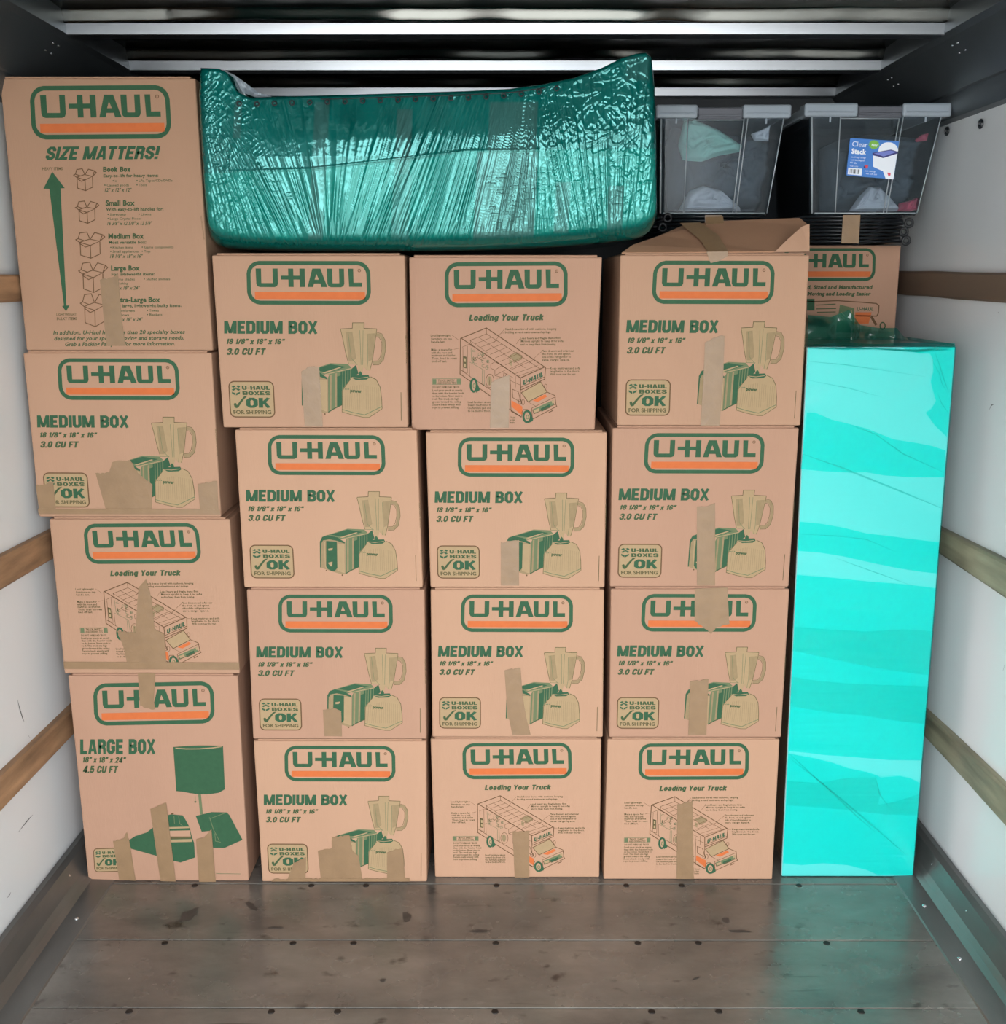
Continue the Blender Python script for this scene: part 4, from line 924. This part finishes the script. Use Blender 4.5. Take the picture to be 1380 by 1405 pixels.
tri = [[A2B((97, 1280)), A2B((240, 1292)), A2B((400, 1300)), A2B((560, 1290)), A2B((690, 1300)), (628, 125), (500, 108), (400, 92), (250, 60), (126, 35)],
       [(122, 130), (220, 145), (330, 155), (450, 160), (626, 165), (620, 305), (500, 290), (380, 272), (240, 258), (118, 238)],
       [(108, 512), (220, 520), (330, 500), (430, 500), (450, 560), (440, 600), (500, 590), (590, 560), (586, 640), (470, 636), (330, 620), (200, 608), (105, 602)]]
for i, p in enumerate(tri): pfilm('film_overlap', M['film3a'] if 'film3a' in M else M['film3'], ZB, p, .0062+.0002*i)
def crease(z, pts, w):
    ox, oy, s_ = z; P = [atY(ox+x/s_, oy+y/s_, YP-.0068) for x, y in pts]; vs = []; n = len(P)
    for i, p in enumerate(P):
        d = (P[min(i+1, n-1)]-P[max(i-1, 0)]).normalized(); nn = Vector((-d.z, 0, d.x))*w/2*(1 if 0 < i < n-1 else .2); vs += [p+nn, p-nn+Vector((0, -.0006, 0))]
    mesh('film_crease', vs, [(2*i, 2*i+1, 2*i+3, 2*i+2) for i in range(n-1)], M['film4'], pan)
for z, pts, w in [(ZA, [(130, 540), (300, 600), (400, 640), (560, 705), (722, 772)], .004), (ZA, [(330, 415), (440, 455), (560, 540), (740, 622)], .003), (ZA, [(112, 883), (260, 890), (400, 905), (530, 960)], .002),
                  (ZA, [(270, 985), (420, 1040), (600, 1105)], .002), (ZB, [(112, 410), (220, 510), (330, 600), (400, 660), (540, 780)], .004), (ZB, [(118, 430), (240, 525), (360, 640), (430, 700)], .003), (ZB, [(430, 492), (445, 560), (480, 610)], .003),
                  (ZO, [(960, 880), (990, 960), (1010, 1030), (1040, 1110)], .003), (ZO, [(930, 900), (985, 1000), (1000, 1060), (1030, 1110)], .002), (ZO, [(970, 1110), (1000, 1180), (1050, 1250)], .002), (ZO, [(205, 930), (420, 950), (900, 1020)], .0015), (ZO, [(200, 1040), (450, 1090), (640, 1140)], .0015)]: crease(z, pts, w)
# bunched film standing up behind and over the top
def crumple(name, outline, Y0, mat, parent, seed, amp=.02, nn=26):
    """outline top and bottom polylines in photo pixels"""
    top, bot = outline; vs = []; 
    xs_t = np.linspace(0, 1, nn*3)
    def samp(pl_, t):
        xs_ = [p[0] for p in pl_]; L_ = len(pl_)-1; k = min(int(t*L_), L_-1); f = t*L_-k
        return (pl_[k][0]*(1-f)+pl_[k+1][0]*f, pl_[k][1]*(1-f)+pl_[k+1][1]*f, pl_[k][2]*(1-f)+pl_[k+1][2]*f)
    R = np.random.default_rng(seed)
    for j in range(9):
        v = j/8
        for i, t in enumerate(xs_t):
            a_, b_ = samp(top, t), samp(bot, t); x, y, Yq = (a_[k]*(1-v)+b_[k]*v for k in range(3))
            Yq += amp*(float(vnoise(np.array(t*18.), np.array(v*2.5), seed))-.5)
            vs.append(atY(x, y, Y0+Yq))
    n = len(xs_t)
    return mesh(name, vs, [(j*n+i, (j+1)*n+i, (j+1)*n+i+1, j*n+i+1) for j in range(8) for i in range(n-1)], mat, parent, smooth=True)
crumple('bunched_film', ([(1108, 432, .35), (1140, 435, .35), (1165, 425, .35), (1180, 446, .35), (1205, 450, .33), (1230, 450, .33), (1240, 462, .3), (1265, 465, .2), (1309, 472, .02)],
                         [(1108, 468, .3), (1140, 466, .3), (1165, 468, .3), (1180, 466, .3), (1205, 466, .3), (1230, 470, .28), (1245, 474, .2), (1270, 476, .1), (1310, 478, .0)]), YP+.03, M['filmd'], pan, 31, .03)
crumple('bunched_film', ([(1108, 473, .02), (1160, 470, .02), (1200, 472, .02), (1260, 470, .02), (1310, 471, .0)], [(1108, 478, -.008), (1160, 480, -.008), (1200, 479, -.008), (1260, 484, -.008), (1310, 480, -.008)]), YP, M['film2'], pan, 33, .004)

# ------------------------------------------------------------------ film-wrapped sofa on top of the stacks
def make_sofa():
    YS = COLY[1]-.03
    zb = max(TOPZ[1:3])+.002
    top = np.array([(275, 93), (300, 94), (312, 100), (328, 126), (345, 134), (400, 132), (480, 130), (560, 127.5), (640, 125), (700, 122), (745, 116), (790, 107), (830, 93), (860, 79), (880, 73.5), (893, 72.5), (900, 78)])
    bot = np.array([(288, 340), (330, 343), (400, 345), (500, 345.5), (640, 344), (740, 340), (800, 336), (860, 330), (901, 322)])
    nu, nv = 620, 280
    u = np.linspace(0, 1, nu); v = np.linspace(0, 1, nv); U, V = np.meshgrid(u, v)
    left = lambda y: np.interp(y, [93, 130, 230, 320, 345], [275.5, 272.5, 278, 284, 289])
    right = lambda y: np.interp(y, [72, 120, 200, 300, 345], [893, 898, 900, 901, 902])
    # x from the mean height, then y between top and bottom curves
    x_ = 275+U*625
    yt = np.interp(x_, top[:, 0], top[:, 1]); yb = np.interp(x_, bot[:, 0], bot[:, 1])
    Yp = yt+(yb-yt)*V
    Xp = left(Yp)+U*(right(Yp)-left(Yp))
    # round the bottom corners
    def corner(Xp, Yp, cx, sgn, r):
        d = np.clip(sgn*(Xp-cx), 0, r); return d
    rc = 30.
    dl = np.clip((285+rc)-Xp, 0, rc)/rc; dr = np.clip(Xp-(901-rc), 0, rc)/rc
    lim = (rc*(1-np.sqrt(np.clip(1-dl**2, 0, 1)))+rc*(1-np.sqrt(np.clip(1-dr**2, 0, 1))))
    Yp = Yp-lim*V**6*.9
    # relief (metres toward the viewer)
    k = np.interp(Xp, [275, 330, 380, 430, 455, 520, 600, 680, 740, 780, 830, 900], [-.1, -.35, -.5, -.35, .30, .42, .30, .22, -.05, -.25, -.15, .25])
    s = Xp-k*(330-Yp)
    for _ in range(30):
        kk = np.interp(s, [275, 330, 400, 435, 470, 520, 600, 680, 740, 790, 830, 900], [-.05, -.3, -.50, -.28, .26, .40, .30, .20, .0, -.22, -.05, .25]); s = s+.3*(Xp-kk*(330-Yp)-s)
    low = sstep(150, 300, Yp)
    def ridge(n, t): return np.clip(n-t, 0, 1)/(1-t)
    st = (1-np.abs(vnoise(s/6.2, Yp/230, 41)-.5)*2)**5*1.1+(1-np.abs(vnoise(s/2.9+50, Yp/120, 42)-.5)*2)**4*.8+ridge(vnoise(s/2.1, Yp/70, 43), .6)*.8
    wx_ = 9*(vnoise(Xp/25, Yp/25, 51)-.5); wy_ = 9*(vnoise(Xp/25+7, Yp/25, 52)-.5); cr = (1-np.abs(vnoise((s+wx_)/5.5, (Yp+wy_)/17, 44)-.5)*2)**7+.8*(1-np.abs(vnoise((Xp*.7+Yp*.7+wx_)/6, (Yp*.7-Xp*.7+wy_)/20, 45)-.5)*2)**8+.5*(1-np.abs(vnoise((Xp*.8-Yp*.6)/5, (Yp*.8+Xp*.6)/14, 53)-.5)*2)**6
    crz = np.clip(sstep(400, 300, Xp)+sstep(725, 770, Xp)*.85+.06, 0, 1)*(.5+.6*vnoise(Xp/60, Yp/60, 46))
    stz = np.clip(.34+.66*low, 0, 1)*(1-.6*sstep(345, 300, Xp))*(.5+.7*vnoise(Xp/40, Yp/200, 47))
    fine = ridge(vnoise(Xp/9, Yp/1.8, 48), .55)*sstep(220, 250, Yp)*(sstep(660, 680, Xp)*sstep(760, 740, Xp)+.35*sstep(600, 640, Xp)+.5*sstep(440, 400, Xp))
    h = .0033*st*stz+.0016*cr*crz+.0008*fine
    # broad shape: padded front that swells toward the bottom edge, rolled edges
    edge = 1-np.clip(np.minimum(U, 1-U)/.014, 0, 1); eb = np.clip((V-.88)/.12, 0, 1); et = np.clip((.02-V)/.02, 0, 1)
    swell = .010*np.sin(np.pi*np.clip(U, 0, 1))*sstep(0, .3, V)+.016*np.clip((.95-V)/.56, 0, 1)
    back = .018*(1-np.sqrt(np.clip(1-edge**2, 0, 1)))+.075*(1-np.sqrt(np.clip(1-eb**2, 0, 1)))+.006*et**2
    seamr = .0009*np.exp(-((Yp-np.interp(Xp, [280, 420, 640, 900], [236, 232, 207, 204]))/1.6)**2)
    h = h*(1-eb*.7)+seamr*(Xp > 300)*(Xp < 740)
    Yw = YS+.02-swell+back-h
    # unproject
    D = np.stack([(Xp-690)/FPX, (702.5-Yp)/FPX, -np.ones_like(Xp)], -1)@np.array(ROT).T
    t = Yw/D[..., 1]; P = D*t[..., None]; P[..., 2] += CAM_H
    P[..., 2] = np.maximum(P[..., 2], zb)
    base = Vector((float(P[nv//2, nu//2, 0]), YS+.3, float(zb)))
    r = empty('wrapped_sofa', base, 'long low sofa wrapped in dark green stretch film, lying on top of the box stacks', 'sofa')
    DB = .55
    ring = []                                     # back extrusion of the outline
    vs = P.reshape(-1, 3).tolist()
    idx = lambda j, i: j*nu+i
    fs = [(idx(j, i), idx(j+1, i), idx(j+1, i+1), idx(j, i+1)) for j in range(nv-1) for i in range(nu-1)]
    outline = [idx(0, i) for i in range(nu)]+[idx(j, nu-1) for j in range(1, nv)]+[idx(nv-1, i) for i in range(nu-2, -1, -1)]+[idx(j, 0) for j in range(nv-2, 0, -1)]
    nb = len(vs); m = len(outline)
    for q in outline: vs.append((vs[q][0]*.985, YS+DB, max(vs[q][2], zb)))
    fs += [(outline[a], outline[(a+1) % m], nb+(a+1) % m, nb+a) for a in range(m)]; fs.append(tuple(nb+a for a in range(m)))
    # zone colours of the layered film (layers and fabric under it), darker along the bottom roll
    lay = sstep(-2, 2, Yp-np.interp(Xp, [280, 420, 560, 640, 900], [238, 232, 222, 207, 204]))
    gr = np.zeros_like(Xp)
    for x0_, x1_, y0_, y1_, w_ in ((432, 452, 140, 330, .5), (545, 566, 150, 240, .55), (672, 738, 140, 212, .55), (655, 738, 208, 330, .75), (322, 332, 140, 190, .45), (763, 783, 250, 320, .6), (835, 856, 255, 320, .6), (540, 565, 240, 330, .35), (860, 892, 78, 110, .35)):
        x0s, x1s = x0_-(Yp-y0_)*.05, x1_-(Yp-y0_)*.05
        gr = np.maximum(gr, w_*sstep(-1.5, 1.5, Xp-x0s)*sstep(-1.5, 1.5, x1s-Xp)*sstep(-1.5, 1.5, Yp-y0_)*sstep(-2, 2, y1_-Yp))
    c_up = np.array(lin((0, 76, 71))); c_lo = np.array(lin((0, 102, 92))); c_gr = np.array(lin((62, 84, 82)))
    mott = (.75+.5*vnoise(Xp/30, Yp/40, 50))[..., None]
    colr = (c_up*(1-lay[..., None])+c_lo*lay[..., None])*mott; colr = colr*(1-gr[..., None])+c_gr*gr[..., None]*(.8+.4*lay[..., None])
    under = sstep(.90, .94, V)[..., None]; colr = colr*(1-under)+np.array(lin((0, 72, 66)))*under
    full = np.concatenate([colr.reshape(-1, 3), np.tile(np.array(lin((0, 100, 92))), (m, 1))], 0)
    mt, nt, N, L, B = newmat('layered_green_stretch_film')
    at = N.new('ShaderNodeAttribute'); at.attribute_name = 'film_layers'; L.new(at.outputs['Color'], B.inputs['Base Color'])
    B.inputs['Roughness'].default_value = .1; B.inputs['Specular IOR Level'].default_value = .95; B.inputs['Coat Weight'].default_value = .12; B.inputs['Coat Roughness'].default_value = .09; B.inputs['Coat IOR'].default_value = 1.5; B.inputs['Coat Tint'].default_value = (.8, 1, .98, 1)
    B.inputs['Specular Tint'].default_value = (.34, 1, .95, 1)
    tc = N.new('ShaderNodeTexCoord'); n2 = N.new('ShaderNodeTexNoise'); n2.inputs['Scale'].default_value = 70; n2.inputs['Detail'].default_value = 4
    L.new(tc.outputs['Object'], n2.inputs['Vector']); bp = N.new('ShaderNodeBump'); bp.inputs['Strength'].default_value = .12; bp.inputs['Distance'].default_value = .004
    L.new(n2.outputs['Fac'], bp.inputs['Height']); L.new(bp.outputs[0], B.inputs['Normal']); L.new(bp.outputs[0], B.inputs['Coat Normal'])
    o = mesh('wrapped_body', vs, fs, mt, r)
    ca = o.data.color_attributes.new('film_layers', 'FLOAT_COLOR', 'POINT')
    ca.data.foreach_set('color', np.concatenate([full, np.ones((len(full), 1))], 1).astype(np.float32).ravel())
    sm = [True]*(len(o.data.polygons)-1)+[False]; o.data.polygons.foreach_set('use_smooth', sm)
    # clips along the upper edge
    for i in range(19):
        x = 328+i*24.2; y = np.interp(x, top[4:, 0], top[4:, 1])+9 if x > 345 else 142
        if x > 776: continue
        p = atY(x, y, YS-.0135); bm_obj('spring_clip', torus_bm(p, .0048, .0017, 'Y', 12), M['dark'], r)
    bm = bmesh.new(); tube(bm, [atY(x, np.interp(x, top[4:, 0], top[4:, 1])+5, YS-.011) for x in range(440, 770, 22)], .0012, 6); bm_obj('edge_wire', bm, M['dark'], r)
    # loose strand of clear film from the left peak
    crumple('loose_film', ([(306, 95, 0), (322, 103, .02), (340, 116, .03), (356, 128, .03), (372, 131, .02)], [(310, 104, 0), (322, 118, .02), (335, 128, .03), (352, 134, .03), (372, 134, .02)]), YS+.05, M['milky'], r, 61, .01, 10)
make_sofa()

# ------------------------------------------------------------------ black frame bundles and lidded tubs
YB = 2.95
def frame_bundle(label, px0, px1, z0, z1, n, tapex, rings, YF):
    xa, xb = atY(px0, 310, YF).x, atY(px1, 310, YF).x
    r = empty('frame_bundle', ((xa+xb)/2, YF+.2, z0), label, 'metal frames', 'bundles of black metal frames')
    st_ = (z1-z0)/n
    for k in range(n):
        z = z0+st_*(k+.5); rr = st_*.36; bm = bmesh.new(); j = random.uniform(-.004, .004)
        tube(bm, [(xa+j, YF+rr+.003, z), (xb+j, YF+rr+.003, z), (xb+j, YF+.4, z), (xa+j, YF+.4, z)], rr, 8, True)
        bm_obj('folded_frame', bm, M['black'], r, True)
    for x, y in rings:
        p = atY(x, y, YF-.004); bm = torus_bm(p, .0095, .004, 'Y', 16); tube(bm, [p+Vector((-.012, .01, .002)), p+Vector((-.04, .03, .002))], .004, 6)
        bm_obj('end_ring', bm, M['dark'], r, True)
    t0, t1 = tapex; a_, b_ = atY(t0, 300, YF).x, atY(t1, 300, YF).x
    bm = bmesh.new(); hexa(bm, box8(a_, YF-.0012, z0-.0002, b_, YF+.001, z1-.0005), 0); bm_obj('tape_strip', bm, M['tape'], r)
    return r
zbun = zt+.0005; ztub = atY(1190, 294.5, YB).z
frame_bundle('bundle of black metal frames taped together under the stickered tub', 1104, 1238, zbun, ztub, 8, (1156, 1180), [(1247, 306), (1240, 318), (1243, 330)], YB+.01)
frame_bundle('bundle of black metal frames under the unlabelled tub, mostly hidden behind the raised flap', 906, 1048, TOPZ[3]+.002, ztub, 11, (967, 990), [(916, 299), (909, 312)], YB+.01)
M_cl = {'grey': simple('dark_grey_cloth', (74, 84, 92), .8, noise=.2, nscale=12, bump=.3, bscale=25), 'green': simple('pale_green_cloth', (132, 182, 170), .75, noise=.12, nscale=14, bump=.3, bscale=18),
        'white': simple('pale_cloth', (182, 184, 190), .7, noise=.15, nscale=16, bump=.35, bscale=20), 'pink': simple('pink_cloth', (180, 70, 92), .75, noise=.12, nscale=14, bump=.3, bscale=20)}
def cloth(label, outline, Y, mat, thick=.03, seed=1, amp=.006):
    O = [Vector((*atY(x, y, Y).xz,)) for x, y in outline]; n0 = len(O)
    pts = []
    for i in range(n0):
        a_, b_ = O[i], O[(i+1) % n0]
        for k in range(6): pts.append(a_.lerp(b_, k/6))
    n = len(pts); c = sum(pts, Vector((0, 0)))/n; vs = []; fs = []; R_ = 16; an = seed*1.7
    def fold(q):
        a_ = q.x*math.cos(an)+q.y*math.sin(an); b_ = -q.x*math.sin(an)+q.y*math.cos(an)
        f1 = 1-abs(float(vnoise(np.array(a_*70+9*float(vnoise(np.array(q.x*20), np.array(q.y*20), seed+4))), np.array(b_*16), seed))-.5)*2
        f2 = 1-abs(float(vnoise(np.array(a_*120), np.array(b_*60+5), seed+2))-.5)*2
        return amp*(2.6*f1**3+.9*f2**2)
    for side in (-1, 1):
        for j in range(R_+1):
            f = 1-j/R_
            for p in (pts if j < R_ else [c]):
                q = c+(p-c)*f; w = fold(q)*min(1, (1-f)*5)
                vs.append((q.x, Y+side*(thick*math.sqrt(max(0, 1-f**4))+w*(1 if side < 0 else .3)), q.y))
    tot = R_*n+1
    for sd in range(2):
        b0 = sd*tot
        for j in range(R_-1):
            for i in range(n):
                q = (b0+j*n+i, b0+j*n+(i+1) % n, b0+(j+1)*n+(i+1) % n, b0+(j+1)*n+i); fs.append(q if sd else q[::-1])
        for i in range(n): fs.append((b0+(R_-1)*n+i, b0+(R_-1)*n+(i+1) % n, b0+R_*n))
    for i in range(n): fs.append((i, (i+1) % n, tot+(i+1) % n, tot+i))
    o = mesh('cloth', vs, fs, mat, smooth=True)
    cx, cz = sum(v[0] for v in vs)/len(vs), min(v[2] for v in vs)
    o.data.transform(Matrix.Translation((-cx, -Y, -cz))); o.location = (cx, Y, cz)
    o['label'] = label; o['category'] = 'cloth'
    return o
def tub(label, xl, xr, xlb, xrb, ytop, lid0, ribs, latch, sticker=False):
    """front face: top xl..xr, bottom xlb..xrb in photo pixels"""
    zt_ = atY(1100, ytop, YB).z; z0 = ztub+.0005
    TLx, TRx = atY(xl, ytop, YB).x, atY(xr, ytop, YB).x; BLx, BRx = atY(xlb, 294, YB).x, atY(xrb, 294, YB).x
    r = empty('storage_tub', ((BLx+BRx)/2, YB+.2, z0), label, 'storage tub', 'lidded clear storage tubs')
    dep = .40; ins = .014
    # tapered shell with a recessed front panel
    def loop(x0_, x1_, y0_, y1_, z, rc=.014, rec=.004):
        w = x1_-x0_; pts = []
        def f(px, top): return px
        ru0, ru1 = ribs[0] if False else .22, .72
        pts += [(x0_, y0_+rc), (x0_+rc*.3, y0_+rc*.3), (x0_+rc, y0_)]
        pts += [(x0_+w*.22, y0_), (x0_+w*.235, y0_+rec), (x0_+w*.66, y0_+rec), (x0_+w*.675, y0_)]
        pts += [(x1_-rc, y0_), (x1_-rc*.3, y0_+rc*.3), (x1_, y0_+rc)]
        pts += [(x1_, y1_-rc), (x1_-rc*.3, y1_-rc*.3), (x1_-rc, y1_), (x0_+rc, y1_), (x0_+rc*.3, y1_-rc*.3), (x0_, y1_-rc)]
        return [(a_, b_, z) for a_, b_ in pts]
    Ls = [loop(BLx+.004, BRx-.004, YB+ins+.004, YB+dep-ins, z0), loop(BLx, BRx, YB+ins, YB+dep-ins, z0+.006), loop(TLx, TRx, YB, YB+dep, zt_)]
    n = len(Ls[0]); vs = sum(Ls, []); fs = [tuple(range(n))[::-1]]
    for j in range(2): fs += [(j*n+i, j*n+(i+1) % n, (j+1)*n+(i+1) % n, (j+1)*n+i) for i in range(n)]
    o = mesh('tub_body', vs, fs, M['clear'], r)
    md = o.modifiers.new('wall', 'SOLIDIFY'); md.thickness = .0018; md.offset = 1
    # moulded ribs and edges, highlights put in as paler milky plastic
    bm = bmesh.new()
    for f0, f1 in ((.0, .0), (.225, .225), (.67, .67), (.70, .70), (1., 1.)):
        a_ = Vector((BLx+(BRx-BLx)*f0, YB+ins-.001, z0+.004)); b_ = Vector((TLx+(TRx-TLx)*f1, YB-.001, zt_-.002))
        if f0 in (0., 1.):
            s_ = .004 if f0 == 0 else -.004; a_.x += s_; b_.x += s_; a_.y += .004; b_.y += .004
        tube(bm, [a_, b_], .0016 if f0 not in (0.,) else .0026, 6)
    tube(bm, [(BLx+.01, YB+ins-.001, z0+.004), (BRx-.01, YB+ins-.001, z0+.004)], .002, 6)
    tube(bm, [(TLx+(TRx-TLx)*.23, YB-.001, zt_-.008), (TLx+(TRx-TLx)*.67, YB-.001, zt_-.008)], .0015, 6)
    bm_obj('moulded_edge', bm, M['ribm'], r, True)
    # lid
    lx0, lx1 = atY(lid0[0], 150, YB-.01).x, atY(lid0[1], 150, YB-.01).x; zl = atY(1100, lid0[2], YB-.01).z
    bm = bmesh.new(); hexa(bm, box8(lx0+.004, YB-.004, zt_+.001, lx1-.004, YB+dep+.004, zl-.006), .004, 2); lid_o = bm_obj('lid', bm, M['milky'], r)
    h0, h1 = atY(latch[0], 150, YB-.01).x, atY(latch[1], 150, YB-.01).x
    for a_, b_, nm in ((lx0, h0-.001, 'lid_end'), (h1+.001, lx1, 'lid_end')):
        bm = bmesh.new(); hexa(bm, box8(a_, YB-.012, zt_-.005, b_, YB+.045, zl), .006, 3)
        for k in range(1): tube(bm, [(a_+.01, YB-.0135, zt_+.006), (b_-.01, YB-.0135, zt_+.006)], .0018, 6)
        xm = (a_+b_)/2; hexa(bm, box8(xm-.002, YB-.004, zt_-.018, xm+.002, YB, zt_-.004), 0)
        bm_obj(nm, bm, M['milky'], lid_o)
    bm = bmesh.new(); hexa(bm, box8(h0, YB-.010, zt_-.008, h1, YB+.02, zl-.008), .002, 1); hexa(bm, box8(h0+.002, YB-.014, zt_-.002, h1-.002, YB-.009, zt_+.004), .001, 1)
    bm_obj('latch', bm, M['latch'], lid_o)
    if sticker:
        Yk = YB+.0035; sc_ = 5.52
        def K(x, y, l): return atY(1070+x/sc_, 130+y/sc_, Yk-.004-.0002*l)
        vs = []; fs = []; mi = []; mats = [M['sblue'], M['swhite'], M['sgreen'], M['spurple'], M['sdark'], M['sred'], M['dark']]
        def PG(pts, l, m):
            nonlocal vs; b0 = len(vs); vs += [K(x, y, l) for x, y in pts]; fs.append(tuple(range(b0, len(vs)))); mi.append(m)
        PG([(537, 328), (903, 352), (900, 365), (860, 640), (505, 612), (502, 600), (530, 335)], 0, 0)
        PG([(705, 460), (790, 478), (888, 445), (858, 640), (800, 636), (780, 580), (705, 545)], 1, 1)
        PG([(745, 440)]+[(820-75*math.cos(math.pi*k/14), 425-66*math.sin(math.pi*k/14)) for k in range(15)]+[(880, 440)], .8, 1)
        PG([(700, 440), (840, 415), (893, 432), (890, 445), (780, 480), (700, 455)], 2, 4); PG([(712, 443), (838, 422), (880, 434), (785, 468)], 2.5, 3)
        PG([(712+45*(1 if k % 2 else .78)*math.cos(2*math.pi*k/28), 378+38*(1 if k % 2 else .78)*math.sin(2*math.pi*k/28)) for k in range(28)], 3, 2)
        PG([(517, 552), (622, 560), (617, 612), (512, 602)], 1, 1)
        for k, wd in enumerate((4, 8, 3, 6, 9, 3, 5, 8, 4)): x = 530+k*8.6; PG([(x, 562+k*.5), (x+wd*.7, 562+k*.5), (x+wd*.7-2, 596+k*.6), (x-2, 596+k*.6)], 2, 6)
        PG([(640, 530), (668, 532), (666, 550), (655, 560), (638, 545)], 1, 5); PG([(632, 545), (645, 535), (648, 550), (636, 556)], 2, 4)
        PG([(825+20*math.cos(2*math.pi*k/14), 600+22*math.sin(2*math.pi*k/14)) for k in range(14)], 2, 1); PG([(812, 590), (838, 592), (836, 612), (820, 615)], 3, 5)
        def TX(t, x0_, y0_, x1_, y1_, w, m, l=3, sl=.05):
            nonlocal vs; v_, f_ = glyphs(t, w, 2); b0 = len(vs); xm, xM = v_[:, 0].min(), v_[:, 0].max()
            vs += [K(x0_+(x-xm)/(xM-xm)*(x1_-x0_)-y/CAPH*-4, y1_+(x-xm)/(xM-xm)*8-y/CAPH*(y1_-y0_), l) for x, y in v_]
            for f in f_: fs.append(tuple(b0+i for i in f)); mi.append(m)
        TX('Clear', 545, 352, 662, 390, 0, 1); TX('Stack', 540, 408, 652, 444, .045, 1)
        TX('see-through storage', 538, 464, 648, 476, 0, 1); TX('with latching lid', 534, 486, 636, 497, 0, 1); TX('60 Qt', 530, 505, 580, 516, 0, 1); TX('made in USA', 528, 532, 590, 542, 0, 1); TX('stack them up', 640, 570, 720, 580, 0, 1); TX('lift off lid', 650, 592, 730, 602, 0, 1); TX('NEW', 693, 370, 735, 388, .02, 1, 4)
        mesh('sticker', vs, fs, mats, r, mi)
    return r
tub('clear lidded tub with grey latch and blue sticker beside the right wall', 1112, 1294, 1114, 1263, 158, (1104, 1306, 141), None, (1178, 1238), True)
tub('clear lidded tub with grey latch, no sticker, standing beside the wrapped sofa', 905, 1078, 905, 1056, 160, (900, 1086, 143), None, (958, 1019))
Yc = YB+.13
cloth('pale green cloth folded in the upper part of the unlabelled tub', [(938, 166), (948, 162), (985, 178), (1018, 200), (1016, 208), (985, 214), (962, 222), (936, 220), (930, 200)], YB+.075, M_cl['green'], .016, 3)
cloth('pale crumpled cloth at the bottom of the unlabelled tub', [(930, 289), (945, 262), (965, 255), (990, 262), (1015, 285), (1016, 290)], YB+.07, M_cl['white'], .018, 5)
cloth('dark grey clothing filling the unlabelled tub', [(915, 290), (912, 200), (922, 175), (990, 185), (1050, 190), (1062, 215), (1050, 290), (980, 291)], YB+.22, M_cl['grey'], .06, 7, .015)
cloth('small whitish cloth at the right side of the unlabelled tub', [(1030, 184), (1045, 178), (1056, 172), (1054, 194), (1034, 193)], YB+.08, M_cl['white'], .012, 9)
cloth('pale triangular cloth at the bottom of the stickered tub', [(1164, 290), (1178, 270), (1192, 256), (1206, 257), (1220, 270), (1236, 290)], YB+.065, M_cl['white'], .014, 11)
cloth('pink cloth in the bottom right corner of the stickered tub', [(1231, 290), (1233, 279), (1246, 276), (1258, 271), (1255, 288), (1250, 290)], YB+.055, M_cl['pink'], .012, 13)
cloth('dark grey clothing filling the stickered tub', [(1124, 290), (1124, 205), (1150, 192), (1200, 185), (1262, 190), (1270, 225), (1256, 290), (1190, 291)], YB+.22, M_cl['grey'], .06, 15, .015)
cloth('small pink cloth high at the right of the stickered tub', [(1255, 192), (1264, 185), (1273, 183), (1271, 193), (1257, 195)], YB+.05, M_cl['pink'], .008, 17)
